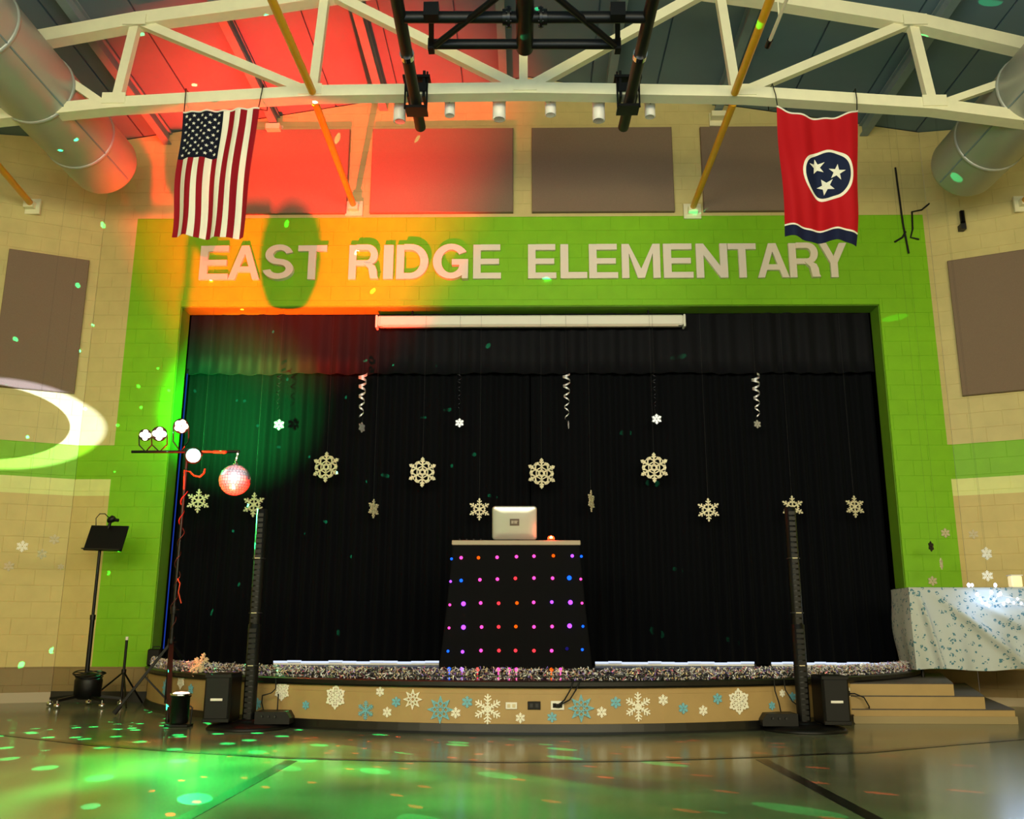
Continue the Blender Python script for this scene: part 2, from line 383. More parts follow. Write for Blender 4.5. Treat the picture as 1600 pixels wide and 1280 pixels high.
# ------------------------------------------------------------------ structure: roof deck, purlins, truss
ceil = MB()
for sx in (-1, 1):
    x0, x1 = 0, sx*11
    ceil.add([(x0, -3, roof(x0)+.03), (x1, -3, roof(x1)+.03), (x1, 12.3, roof(x1)+.03), (x0, 12.3, roof(x0)+.03),
              (x0, -3, roof(x0)+.2), (x1, -3, roof(x1)+.2), (x1, 12.3, roof(x1)+.2), (x0, 12.3, roof(x0)+.2)], [(0,1,2,3),(7,6,5,4),(0,4,5,1),(1,5,6,2),(2,6,7,3),(3,7,4,0)])
ceiling = tag(ceil.build('ceiling', M['deck']), kind='structure')
PW = .92
for sx in (-1, 1):
    for k in range(11):
        b = MB(); a0, a1 = sx*(k*PW + .012), sx*((k+1)*PW - .012)
        y0, y1 = 3.2, 12.0
        b.add([(a0, y0, roof(a0)), (a1, y0, roof(a1)), (a1, y1, roof(a1)), (a0, y1, roof(a0)), (a0, y0, roof(a0)+.04), (a1, y0, roof(a1)+.04), (a1, y1, roof(a1)+.04), (a0, y1, roof(a0)+.04)],
              [(0,1,2,3),(7,6,5,4),(0,4,5,1),(1,5,6,2),(2,6,7,3),(3,7,4,0)])
        b.build('deck_panel', M['deck'], ceiling)
for i, (px, py) in enumerate(((264, 209), (432, 186), (600, 168), (787, 160), (951, 160), (1119, 172), (1349, 209), (1500, 212))):
    x = at(px, py, YW).x; z = roof(x)
    b = MB(); b.box((x, 7.55, z - .03), (.11, 8.88, .02)); b.box((x, 7.55, z - .11), (.03, 8.88, .16)); b.box((x, 7.55, z - .19), (.11, 8.88, .02))
    o = tag(b.build('roof_purlin', M['beam']), None, None); 
    names = ['outermost roof beam on the left, beyond the striped flag', 'roof beam in red light right of the striped flag', 'roof beam behind the left black backstop pipe', 'roof beam just left of the ridge over the folded backstop', 'roof beam just right of the ridge over the folded backstop',
             'roof beam meeting the wall behind the right yellow pipe', 'roof beam right of the red three-star flag', 'outermost roof beam on the right, above the round duct']
    tag(o, 'blue-grey ' + names[i], 'beam', 'roof beams under the deck')
    if i in (1, 5): b = MB(); b.box((x, YW - .09, z - .26), (.2, .16, .08)); b.box((x, YW-.02, z-.28), (.22, .03, .2)); b.build('wall_bracket', M['cream'], o)

truss = thing('roof_truss', 'cream painted steel roof truss with flags tied to its bottom chord', 'truss', (0, YT, 0))
def T(px, py, y=YT): return at(px, py, y)
def swept(name, pts, w_, h_, m=M['cream'], par=truss):
    b = MB(); vs = []
    for p in pts:
        vs += [p + Vector((0, sy*w_/2, sz*h_/2)) for sy, sz in ((-1,-1),(1,-1),(1,1),(-1,1))]
    n = len(pts); b.add(vs, [(i*4+k, i*4+(k+1) % 4, (i+1)*4+(k+1) % 4, (i+1)*4+k) for i in range(n-1) for k in range(4)] + [(3,2,1,0), (4*n-4, 4*n-3, 4*n-2, 4*n-1)])
    return b.build(name, m, par)
def box_beam(name, pts, w_, h_, m=M['cream'], par=truss):
    b = MB()
    for p, q in zip(pts[:-1], pts[1:]):
        d = (q-p).normalized(); b.bar(p - d*.035, q + d*.035, w_, h_, up=(0, 0, 1))
    return b.build(name, m, par)
# bottom chord = pair of angles with a flat underside
bc = [T(x, y) for x, y in ((-120, 200), (0, 184), (180, 166), (487, 148), (820, 143), (1165, 149), (1455, 168), (1620, 190), (1720, 203))]
swept('bottom_chord', bc, .17, .132)
tcl = [T(x, y) for x, y in ((-120, 96), (60, 63), (213, 35), (420, 7), (817, -52))]; tcr = [T(x, y) for x, y in ((817, -52), (1180, -4), (1440, 38), (1595, 74), (1740, 110))]
swept('top_chord', tcl[:-1] + [tcl[-1] + Vector((-.001, 0, 0))], .16, .16); swept('top_chord', tcr, .16, .16)
for (a, c, s) in (((213, 38), (183, 158), .10), ((224, 38), (470, 140), .10), ((509, -10), (490, 140), .10), ((515, -10), (805, 135), .11), ((817, -50), (818, 140), .095),
               ((1100, -12), (832, 135), .11), ((1124, -10), (1149, 142), .10), ((1168, 142), (1418, 37), .10), ((1425, 40), (1455, 162), .10), ((1468, 164), (1600, 118), .08), ((165, 166), (95, 118), .09)):
    box_beam('web_member', [T(*a), T(*c)], s*.9, s)
# small gusset plates
for p in ((183, 160), (487, 146), (820, 140), (1160, 147), (1455, 164), (215, 38), (1425, 38)):
    c = T(*p); b = MB(); b.box(c + Vector((0, -.092, 0)), (.26, .012, .13)); b.build('gusset_plate', M['cream'], truss)

# yellow bridging pipes, running from the wall to the truss and on towards the hall
def pipe(name, label, cat, segs, r, m, grp=None, plate=None, extra=None):
    o = thing(name, label, cat, segs[0][0], grp)
    for p, q in segs:
        b = MB(); b.bar(p, q, r, n=12); b.build('pipe', m, o)
    if plate is not None:
        b = MB(); b.box(plate, (.24, .03, .22)); b.box(plate + Vector((0, -.05, 0)), (.13, .10, .09)); b.build('wall_plate', M['cream'], o)
    return o
YG = 'yellow bracing pipes under the roof'
zy = at(553, 322, YW-.1).z
for (wp, cp, tp, lab) in (((553, 322), (492, 163), (425, 0), 'yellow bracing pipe left of center, lit orange where it meets the wall'),
                          ((1082, 326), (1146, 165), (1203, 0), 'yellow bracing pipe right of center, meeting the wall beside a brown panel')):
    w0 = at(wp[0], wp[1], YW - .05); c1 = at(cp[0], cp[1]-4, YT + .1); 
    c2 = at(cp[0]-4 if wp[0] < 800 else cp[0]+2, cp[1]-20, YT - .13); d = ray(tp[0], tp[1]); t2 = EYE + d*((6.4)/d.y)
    tt = at(tp[0], tp[1], 7.4); far = c2 + (tt - c2)*1.8
    pipe('bracing_pipe', lab, 'pipe', [(w0, c1), (c2, far)], .042, M['yellow'], YG, w0 + Vector((0, .03, -.03)))
pl = onplane(50, 322, LW0, LN); q = at(-40, 215, 9.6)
pipe('bracing_pipe', 'short yellow bracing pipe meeting the wall at the left edge under the duct', 'pipe', [(pl + LN*.04, q)], .042, M['yellow'], YG, pl + LN*.02 + VZ*-.02)
pr = onplane(1598, 318, RW0, RN); q = at(1690, 215, 9.6)
pipe('bracing_pipe', 'short yellow bracing pipe meeting the wall at the right edge under the duct', 'pipe', [(pr + RN*.04, q)], .042, M['yellow'], YG, pr + RN*.02 + VZ*-.02)

# ------------------------------------------------------------------ ducts
def duct(px, py, Y, rpx, lab, seam_side):
    c = at(px, py, Y); D = (c - EYE).dot(_F); r = rpx/FPX*D
    o = thing('air_duct', lab, 'duct', c, 'round ceiling ducts')
    b = MB(); n = 40; L = 8.6
    prof = [(r*.15, 0.035), (r*.8, 0.03), (r*.96, 0.0), (r, -.05), (r, -L)]
    R = Matrix(((1, 0, 0), (0, 0, 1), (0, -1, 0)))  # local z -> world -y? keep axis along Y
    R = Matrix.Rotation(radians(-90), 3, 'X')
    b.lathe(prof, c, n, R); b.build('duct_shell', M['duct'], o)
    for k, yy in enumerate((-.72, -1.75, -2.9, -4.2, -5.6)):
        b = MB(); b.lathe([(r, yy-.025), (r+.014, yy-.02), (r+.014, yy+.02), (r, yy+.025)], c, n, R); b.build('joint_band', M['duct'], o)
        hp = c + Vector((0, yy, 0)); top = roof(c.x)
        h = MB(); h.bar(hp + Vector((0, 0, r)), hp + Vector((0, 0, r+.10)), .012, n=8); h.box(hp + Vector((0, 0, r+.03)), (.06, .05, .07)); h.build('hanger_rod', M['cream'], o)
    a = radians(seam_side); s = MB(); s.bar(c + Vector((cos(a)*r, -.08, sin(a)*r)), c + Vector((cos(a)*r, -L, sin(a)*r)), .010, n=8); s.build('seam', M['beam'], o)
    return o
duct(165, 258, 10.9, 51, 'big round metal duct at upper left, tinted by coloured light', -35)
duct(1504, 262, 10.9, 51, 'big round metal duct at upper right over the blank wall', 215)

# ------------------------------------------------------------------ acoustic panels
def slab(name, quad, n, t, m, lab, grp):
    b = MB(); q = [Vector(p) + n*.004 for p in quad]; e = .012
    c = sum(q, Vector())/4; inner = [p + (c-p).normalized()*e + n*t for p in q]; side = [p + n*(t-.01) for p in q]
    b.add(q + side + inner, [(0,1,2,3)] + [(i, (i+1) % 4, 4+(i+1) % 4, 4+i) for i in range(4)] + [(4+i, 4+(i+1) % 4, 8+(i+1) % 4, 8+i) for i in range(4)] + [(8,9,10,11)])
    return tag(b.build(name, m), lab, 'panel', grp)
PG = 'brown acoustic wall panels'
zt, zbm = at(820, 203, YW).z, at(820, 334, YW).z
for (xa, xb, lab) in ((330, 545, 'brown fabric acoustic panel beside the striped flag, washed in red light'), (581, 802, 'brown fabric acoustic panel left of the wall center, half in red light'),
                      (831, 1051, 'plain brown fabric acoustic panel right of the wall center'), (1096, 1318, 'brown fabric acoustic panel partly behind the red flag')):
    x0, x1 = at(xa, 270, YW).x, at(xb, 270, YW).x
    slab('acoustic_panel', [(x0, YW, zbm), (x1, YW, zbm), (x1, YW, zt), (x0, YW, zt)], Vector((0, -1, 0)), .06, M['panel'], lab, PG)
def sidepanel(W0, N_, a, b_, c_, lab):
    p = onplane(a[0], a[1], W0, N_); q = onplane(b_[0], b_[1], W0, N_); u = VZ.cross(N_).normalized()
    if u.x < 0: u = -u
    e = onplane(c_[0], c_[1], W0, N_); s0 = (p-W0).dot(u); s1 = (e-W0).dot(u); z1, z0 = p.z, q.z
    s0, s1 = min(s0, s1), max(s0, s1); B = Vector((W0.x, W0.y, 0))
    slab('acoustic_panel', [B+u*s0+VZ*z0, B+u*s1+VZ*z0, B+u*s1+VZ*z1, B+u*s0+VZ*z1], N_, .06, M['panel'], lab, PG)
sidepanel(LW0, LN, (140, 409), (125, 617), (0, 500), 'tall brown acoustic panel on the left wall above the green stripe')
sidepanel(RW0, RN, (1480, 410), (1494, 621), (1622, 500), 'tall brown acoustic panel on the right wall above the green stripe')

# ------------------------------------------------------------------ wall letters
def _arc(cx, cy, rx, ry, a0, a1, n=10):
    return [(cx + rx*cos(radians(a0+(a1-a0)*i/n)), cy + ry*sin(radians(a0+(a1-a0)*i/n))) for i in range(n+1)]
def _ribbon(outer, inner):
    """quads between two matching polylines"""
    return [[outer[i], outer[i+1], inner[i+1], inner[i]] for i in range(len(outer)-1)]
def glyph(ch):
    S_, H_ = .21, .185     # stem and bar thickness for a unit square letter
    R4 = lambda x0, y0, x1, y1: [(x0, y0), (x1, y0), (x1, y1), (x0, y1)]
    if ch == 'I': return [R4(0, 0, 1, 1)]
    if ch == 'E': return [R4(0, 0, .27, 1), R4(.27, 0, 1, .17), R4(.27, .42, .93, .58), R4(.27, .83, .97, 1)]
    if ch == 'L': return [R4(0, 0, .30, 1), R4(.30, 0, 1, .18)]
    if ch == 'T': return [R4(0, .83, 1, 1), R4(.37, 0, .63, .83)]
    if ch == 'N': return [R4(0, 0, .24, 1), R4(.76, 0, 1, 1), [(.24, 1), (.24, .66), (.76, 0), (.76, .34)]]
    if ch == 'M': return [R4(0, 0, .19, 1), R4(.81, 0, 1, 1), [(.19, 1), (.19, .72), (.41, 0), (.5, 0), (.5, .27)], [(.81, 1), (.5, .27), (.5, 0), (.59, 0), (.81, .72)]]
    if ch == 'A': return [[(0, 0), (.22, 0), (.5, .76), (.5, 1), (.38, 1)], [(1, 0), (.62, 1), (.5, 1), (.5, .76), (.78, 0)], [(.3, .22), (.7, .22), (.64, .38), (.36, .38)]]
    if ch == 'Y': return [R4(.37, 0, .63, .42), [(0, 1), (.37, .42), (.5, .42), (.5, .62), (.27, 1)], [(1, 1), (.73, 1), (.5, .62), (.5, .42), (.63, .42)]]
    if ch == 'D':
        o = [(.24, 0)] + _arc(.46, .5, .54, .5, -90, 90, 16) + [(.24, 1)]; i = [(.24, .17)] + _arc(.44, .5, .31, .33, -90, 90, 16) + [(.24, .83)]
        return [R4(0, 0, .24, 1)] + _ribbon(o, i)
    if ch == 'R':
        o = [(.24, .39)] + _arc(.62, .695, .34, .305, -90, 90, 12) + [(.24, 1)]; i = [(.24, .55)] + _arc(.60, .695, .12, .145, -90, 90, 12) + [(.24, .84)]
        return [R4(0, 0, .24, 1)] + _ribbon(o, i) + [[(.50, .44), (.55, .39), (.66, .30), (.70, .12), (.73, 0), (1, 0), (.96, .08), (.94, .25), (.88, .37), (.75, .43)]]
    if ch == 'G':
        o = _arc(.52, .5, .52, .5, 35, 325, 26); i = _arc(.52, .5, .28, .335, 38, 322, 26)
        return _ribbon(o, i) + [R4(.54, .38, 1.0, .54), R4(.83, 0, 1.0, .38), [(.70, .20), (.83, .12), (.83, .38), (.76, .38)]]
    if ch == 'S':
        o = _arc(.5, .71, .45, .29, 15, 90, 7) + _arc(.5, .71, .46, .29, 90, 250, 12)[1:] + _arc(.5, .29, .25, .13, 70, -90, 10)[0:] + _arc(.5, .29, .25, .13, -90, -170, 6)[1:]
        i = _arc(.5, .71, .22, .135, 15, 90, 7) + _arc(.5, .71, .20, .13, 90, 250, 12)[1:] + _arc(.5, .29, .50, .29, 70, -90, 10)[0:] + _arc(.5, .29, .50, .29, -90, -170, 6)[1:]
        return _ribbon(o, i)
def letter(ch, xa, xb, lab):
    ym = 412; A, B = at(xa, ym, YW).x, at(xb, ym, YW).x
    zt_, zb_ = at(820, 384, YW).z, at(820, 437, YW).z
    ov = .012 if ch in 'SG' else 0
    b = MB(); fr = lambda u, v, t_: Vector((A + u*(B-A), YW - .003 - t_, zb_-ov + v*(zt_-zb_+2*ov)))
    kk = 0
    for poly in glyph(ch):
        ar = sum(poly[i][0]*poly[(i+1) % len(poly)][1] - poly[(i+1) % len(poly)][0]*poly[i][1] for i in range(len(poly)))
        if ar < 0: poly = poly[::-1]
        kk += 1; b.prism(poly, fr, .042 + .0015*kk)
    return tag(b.build('wall_letter', M['letter'], loc=((A+B)/2, YW, zb_)), lab, 'letter', 'raised white letters over the stage')
LT = [('E', 314, 359, 'white raised letter E, the first letter over the stage'), ('A', 359, 408, 'white raised letter A in the word EAST'), ('S', 414, 461, 'white raised letter S in the word EAST'), ('T', 466, 511, 'white raised letter T ending the word EAST'),
      ('R', 546, 593, 'white raised letter R starting the word RIDGE'), ('I', 600, 615, 'white raised letter I in the word RIDGE'), ('D', 620, 670, 'white raised letter D in the word RIDGE'), ('G', 677, 732, 'white raised letter G in the word RIDGE'), ('E', 739.6, 783, 'white raised letter E ending the word RIDGE'),
      ('E', 825, 869, 'white raised letter E starting the word ELEMENTARY'), ('L', 875.5, 917, 'white raised letter L in the word ELEMENTARY'), ('E', 920, 965, 'white raised letter E between the L and the M'), ('M', 971, 1031, 'white raised letter M in the word ELEMENTARY'),
      ('E', 1036, 1082, 'white raised letter E between the M and the N'), ('N', 1087, 1136, 'white raised letter N in the word ELEMENTARY'), ('T', 1137, 1181, 'white raised letter T in the word ELEMENTARY'), ('A', 1182, 1231, 'white raised letter A in the word ELEMENTARY'),
      ('R', 1232, 1279, 'white raised letter R in the word ELEMENTARY'), ('Y', 1280, 1323, 'white raised letter Y, the last letter over the stage')]
for a in LT: letter(*a)

# ------------------------------------------------------------------ stage
def arcpt(a, r=ARC_R, z=0): return Vector((ARC_C.x + r*sin(a), ARC_C.y - r*cos(a), z))
amax = math.acos((ARC_C.y - YW)/ARC_R)
NA = 64
def arcband(name, prof, m, parent=None, a0=-1, a1=1, kind='structure', n=NA):
    """prof: closed list of (radius, z)"""
    b = MB(); k = len(prof); vs = []
    for i in range(n+1):
        a = amax*(a0 + (a1-a0)*i/n)
        vs += [arcpt(a, r, z) for r, z in prof]
    fs = [(i*k+j, i*k+(j+1) % k, (i+1)*k+(j+1) % k, (i+1)*k+j) for i in range(n) for j in range(k)]
    b.add(vs, fs); b.add(vs[:k], [tuple(range(k))]); b.add(vs[-k:], [tuple(range(k))[::-1]])
    o = b.build(name, m, parent)
    if parent is None: tag(o, kind=kind)
    return o
stage = MB()
n = NA; vs = []
for z in (0, ZS-.005):
    vs += [arcpt(amax*(-1 + 2*i/n), ARC_R-.06, z) for i in range(n+1)] + [Vector((XOR + .4, 14.5, z)), Vector((XOL - .4, 14.5, z))]
# keep rear part inside the opening
k = n+3; stage.add(vs, [tuple(range(k))[::-1], tuple(range(k, 2*k))] + [(i, (i+1) % k, k+(i+1) % k, k+i) for i in range(k)])
stage = tag(stage.build('floor_stage', M['stagefloor']), kind='structure')
arcband('stage_face', [(ARC_R-.07, 0), (ARC_R, 0), (ARC_R, ZS-.06), (ARC_R-.07, ZS-.06)], M['tanface'], stage)
arcband('face_rail', [(ARC_R-.01, ZS-.115), (ARC_R+.003, ZS-.112), (ARC_R+.003, ZS-.06), (ARC_R-.01, ZS-.06)], M['tanface'], stage)
arcband('stage_lip', [(ARC_R-.3, ZS-.06), (ARC_R+.035, ZS-.06), (ARC_R+.045, ZS-.045), (ARC_R+.045, ZS-.01), (ARC_R+.03, ZS), (ARC_R-.3, ZS)], M['lip'], stage)
arcband('stage_base', [(ARC_R-.02, 0), (ARC_R+.03, 0), (ARC_R+.02, .02), (ARC_R+.012, .085), (ARC_R-.02, .09)], M['base'], stage)

# steps at the right end
YF = 9.62
def step(zt_, fx, bx, z0, name='stair_step'):
    xr = at(fx[0], fx[1], YF).x; xb_ = min(at(bx[0], bx[1], YW-.02).x, XCR - .05); xl_ = 3.1
    b = MB(); poly = [(xl_, YF), (xr, YF), (max(xb_, xr+.1), YW-.02), (4.75, YW-.02)]
    b.add([(x, y, z0) for x, y in poly] + [(x, y, zt_-.012) for x, y in poly], [(3,2,1,0),(4,5,6,7)] + [(i, (i+1) % 4, 4+(i+1) % 4, 4+i) for i in range(4)])
    return b, poly
stair = tag(thing('stage_steps', 'tan side steps with dark treads climbing to the right end of the stage', 'steps', (4.6, 10.6, 0)))
z_prev = 0
for (zt_, fx, bx) in ((.14, (1584, 1098), (1557, 1081)), (.265, (1537, 1080), (1508, 1066)), (.385, (1489, 1064), (1469, 1051))):
    b, poly = step(zt_, fx, bx, z_prev); o = b.build('step', M['tanface'], stair)
    t = MB(); t.add([(x, y, zt_-.012) for x, y in poly] + [(x, y, zt_) for x, y in poly], [(3,2,1,0),(4,5,6,7)] + [(i, (i+1) % 4, 4+(i+1) % 4, 4+i) for i in range(4)]); t.build('tread', M['tread'], o)
    z_prev = zt_
b = MB(); xr = at(1584, 1098, YF).x; b.box(((3.2+xr)/2, YF-.012, .036), (xr-3.2+.02, .02, .07)); b.build('cove_base', M['lightbase'], stair)

# ------------------------------------------------------------------ curtains
def pleated(name, x0, x1, y, z0, z1, step_, amp, m, lab, seed, nz=5, hem=0.0):
    rnd = random.Random(seed); b = MB(); xs = []; x = x0
    nper = 10; ph = []; npl = int((x1-x0)/step_); xs = [x0 + (x1-x0)*i/(npl*nper) for i in range(npl*nper+1)]
    am = [rnd.uniform(.5, 1.2) for _ in range(npl+2)]; sh = [rnd.uniform(-.3, .3) for _ in range(npl+2)]
    rows = []
    for j in range(nz+1):
        f = j/nz; row = []
        for i, X in enumerate(xs):
            u = i/nper; k = int(u); fr = u-k; a = am[k]*(1-fr) + am[k+1]*fr
            Y = y + amp*a*sin(2*pi*u + sh[k]*(1-fr) + sh[k+1]*fr) * (.6 + .5*(1-f)) + amp*.4*sin(u*.7 + f*2)
            row.append(Vector((X, Y, z0 + (z1-z0)*f + (hem*sin(u*1.3) if j == 0 else 0))))
        rows.append(row)
    W = len(xs); vs = [p for r in rows for p in r] + [p + Vector((0, .015, 0)) for r in rows for p in r]; o = W*(nz+1)
    fs = [(j*W+i, j*W+i+1, (j+1)*W+i+1, (j+1)*W+i) for j in range(nz) for i in range(W-1)]
    fs += [tuple(o+k for k in f[::-1]) for f in fs]
    fs += [(i, i+o, i+1+o, i+1) for i in range(W-1)]
    b.add(vs, fs, True); return tag(b.build(name, m), lab, 'curtain')
ZV = at(800, 584, 12.36).z
pleated('stage_curtain', XOL + .02, .03, 12.47, ZS+.012, ZOP + .1, .16, .035, M['curtain'], 'black pleated stage curtain, the half left of the lit table', 3)
pleated('stage_curtain', .045, XOR - .02, 12.47, ZS+.012, ZOP + .1, .16, .035, M['curtain'], 'black pleated stage curtain, the half right of the lit table', 4)
pleated('curtain_valance', XOL + .02, XOR - .02, 12.34, ZV, ZOP + .06, .27, .034, M['valance'], 'dark pleated valance across the top of the stage opening', 5, nz=3, hem=.008)
# glowing boxes stand in for light leaking under the curtain hem
for (xa, xb, yy, lab) in ((428, 686, 1037, 'thin white glow for light leaking under the curtain hem, left of the lit table'), (930, 1178, 1041, 'thin white glow for light leaking under the curtain hem, right of the lit table'),
                          (1205, 1408, 1038, 'thin white glow for light leaking under the curtain hem, right of the right speaker column')):
    p, q = onz(xa, yy, ZS+.02), onz(xb, yy, ZS+.02); p.y = q.y = 12.22
    p.x = at(xa, yy, 12.22).x; q.x = at(xb, yy, 12.22).x; p.z = q.z = ZS
    o = thing('hem_light_leak', lab, 'light', ((p.x+q.x)/2, 12.22, ZS), 'glows for light leaking under the curtain hem')
    b = MB(); b.box(((p.x+q.x)/2, 12.22, ZS+.012), (q.x-p.x, .05, .024)); b.build('hem_leak_back', M['white'], o)
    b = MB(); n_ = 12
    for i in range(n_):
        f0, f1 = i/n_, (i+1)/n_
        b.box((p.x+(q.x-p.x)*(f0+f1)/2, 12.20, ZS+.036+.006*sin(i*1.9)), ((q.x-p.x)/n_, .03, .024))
    b.build('hem_leak_glow', M['whiteglow'], o)

# projector screen case
x0, x1 = at(588, 504, 12.2).x, at(1070, 504, 12.2).x; zc = at(820, 503.5, 12.2).z; zh = at(820, 495, 12.2).z - at(820, 513, 12.2).z
o = thing('screen_case', 'long white projector screen case hanging at the top of the stage opening', 'screen', ((x0+x1)/2, 12.2, zc))
b = MB(); b.box(((x0+x1)/2, 12.2, zc+.01), (x1-x0-.05, .13, zh-.02), bev=.02); b.build('housing', M['white'], o)
b = MB(); b.box(((x0+x1)/2, 12.17, zc-zh/2+.015), (x1-x0-.2, .05, .03)); b.build('screen_bar', mat('screen_bar_paint', (205, 190, 170), .5), o)
for x in (x0+.012, x1-.012): b = MB(); b.box((x, 12.2, zc), (.03, .145, zh+.01), bev=.008); b.build('end_cap', M['white'], o)
for x in (x0+.5, x1-.5): b = MB(); b.bar((x, 12.2, zc+zh/2-.02), (x, 12.2, ZOP+.01), .012); b.build('hanger_rod', M['blackmetal'], o)
# ================================================================== things
# ------------------------------------------------------------------ flags
def flag(name, label, corners, Y, matl, sag, waves, stars, star_r, grp=None, nu=48, nv=48, ph=0.0, fold_=1.0):
    TL, TR, BR, BL = [at(x, y, Y) for x, y in corners]
    def S(u, v, off=0.0):
        p = (TL*(1-u) + TR*u)*(1-v) + (BL*(1-u) + BR*u)*v
        p = p + VZ*(-sag*4*u*(1-u)*(1-v)**2)
        p.y += fold_*(.034*sin(waves*2*pi*u + ph + 1.2*v)*(.35 + .9*v) + .014*sin(waves*4.4*pi*u + 2*ph - 2.0*v) + .012*sin(3*pi*v + u*2)) + .03*v*v
        p.x += .012*sin(2.5*pi*v + ph)*(.3+v)
        p.z += .010*sin(2*pi*u*1.2 + ph)*v
        p.y -= off; return p
    o = thing(name, label, 'flag', (TL+TR)/2)
    me = bpy.data.meshes.new('cloth'); vs = []; fs = []; uvs = []
    base = wl(o)
    for s_ in (0, 1):
        for j in range(nv+1):
            for i in range(nu+1): vs.append(tuple(S(i/nu, j/nv, -.004*s_) - base))
    W = nu+1; O = W*(nv+1)
    for j in range(nv):
        for i in range(nu):
            f = (j*W+i, (j+1)*W+i, (j+1)*W+i+1, j*W+i+1); fs.append(f); fs.append(tuple(O+k for k in f[::-1]))
    me.from_pydata(vs, [], fs); me.materials.append(matl)
    uvl = me.uv_layers.new(name='uv')
    for lp in me.loops:
        k = lp.vertex_index % O; uvl.data[lp.index].uv = ((k % W)/nu, (k//W)/nv)
    me.polygons.foreach_set('use_smooth', [True]*len(me.polygons)); me.update()
    c = bpy.data.objects.new('cloth', me); COL.objects.link(c); c.parent = o
    wpx = (TR-TL).length; hpx = (TL-BL).length
    if len(stars) > 10:
        b = MB()
        for (u, v) in stars: _star(b, S, u, v, star_r/wpx, star_r/hpx)
        tag(b.build('stars', M['star'], c))
    else:
        for (u, v, rot) in stars:
            b = MB(); _star(b, S, u, v, star_r/wpx, star_r/hpx, rot); b.build('star', M['star'], c)
    # ties over the chord
    for u in (.01, .99):
        p = S(u, 0); b = MB(); q = Vector((p.x + (.02 if u > .5 else -.02), YT - .10, bc_z(p.x) + .10))
        b.tube([p, (p+q)/2 + Vector((.005, -.01, 0)), q, q + Vector((0, .21, .0)), Vector((q.x, YT + .105, bc_z(p.x) - .10)), p + Vector((0, .02, .004))], .006, 6); b.build('tie_cord', M['blackmetal'], o)
    b = MB(); b.tube([S(i/nu, 0) + VZ*.004 for i in range(nu+1)], .010, 6); b.build('header_cord', M['star'], c)
    return o
def bc_z(x):
    for p, q in zip(bc[:-1], bc[1:]):
        if p.x <= x <= q.x: return p.z + (q.z-p.z)*(x-p.x)/(q.x-p.x)
    return bc[4].z
def _star(b, S, u, v, ru, rv, rot=0):
    pts = []
    for k in range(10):
        r = 1.0 if k % 2 == 0 else .40; a = radians(rot) + pi/2 + k*pi/5
        pts.append((u + ru*r*cos(a), v - rv*r*sin(a)))
    vs = [S(x, y, .008) for x, y in pts] + [S(u, v, .009)]
    b.add(vs, [(i, (i+1) % 10, 10) for i in range(10)][::-1])
def flagmat(kind):
    m, t, b = nt(kind); N = t.nodes; L = t.links
    uv = N.new('ShaderNodeUVMap'); s = N.new('ShaderNodeSeparateXYZ'); L.new(uv.outputs[0], s.inputs[0]); u, v = s.outputs[0], s.outputs[1]
    def mth(op, a, c=0.0, d=0.0):
        n = N.new('ShaderNodeMath'); n.operation = op
        for i, q in enumerate((a, c, d)):
            if hasattr(q, 'node'): L.new(q, n.inputs[i])
            else: n.inputs[i].default_value = q
        return n.outputs[0]
    def mix(f, a, c):
        n = N.new('ShaderNodeMix'); n.data_type = 'RGBA'; L.new(f, n.inputs[0])
        for i, q in ((6, a), (7, c)):
            if hasattr(q, 'node'): L.new(q, n.inputs[i])
            else: n.inputs[i].default_value = lin(q) + (1,)
        return n.outputs[2]
    if kind == 'striped':
        odd = mth('GREATER_THAN', mth('MODULO', mth('MULTIPLY', u, 13.0), 2.0), 1.0)
        c = mix(odd, (142, 12, 26), (240, 234, 212)); can = mth('MULTIPLY', mth('LESS_THAN', u, 7/13), mth('LESS_THAN', v, .385)); c = mix(can, c, (14, 18, 34))
    else:
        du = mth('DIVIDE', mth('SUBTRACT', u, .60), .325); dv = mth('DIVIDE', mth('SUBTRACT', v, .485), .200)
        r = mth('SQRT', mth('ADD', mth('MULTIPLY', du, du), mth('MULTIPLY', dv, dv)))
        c = mix(mth('LESS_THAN', r, 1.0), (178, 14, 24), (240, 234, 212)); c = mix(mth('LESS_THAN', r, .89), c, (20, 30, 60))
        c = mix(mth('GREATER_THAN', v, .905), c, (240, 234, 212)); c = mix(mth('GREATER_THAN', v, .918), c, (20, 28, 58))
    L.new(c, b.inputs['Base Color']); b.inputs['Roughness'].default_value = .75; b.inputs['Specular IOR Level'].default_value = .2
    return m
YF_ = YT - .16
st = []
for cidx in range(11):
    for ridx in range(9):
        if (cidx + ridx) % 2 == 0: st.append(((ridx + 1)/10*7/13, (cidx + 1)/12*.385))
flag('striped_flag', 'red and white striped flag with starred navy canton hanging from the truss', ((285, 175), (404, 168), (377, 371), (263, 368)), YF_, flagmat('striped'), .01, 2.2, st, .022, ph=.5)
flag('red_flag', 'red flag with three white stars in a navy disc hanging from the truss', ((1213, 167), (1341, 172), (1342, 382), (1229, 369)), YF_, flagmat('tristar'), .115, 1.6, [(.475, .42, 12), (.715, .475, -8), (.575, .575, 25)], .098, ph=2.2, fold_=1.35)

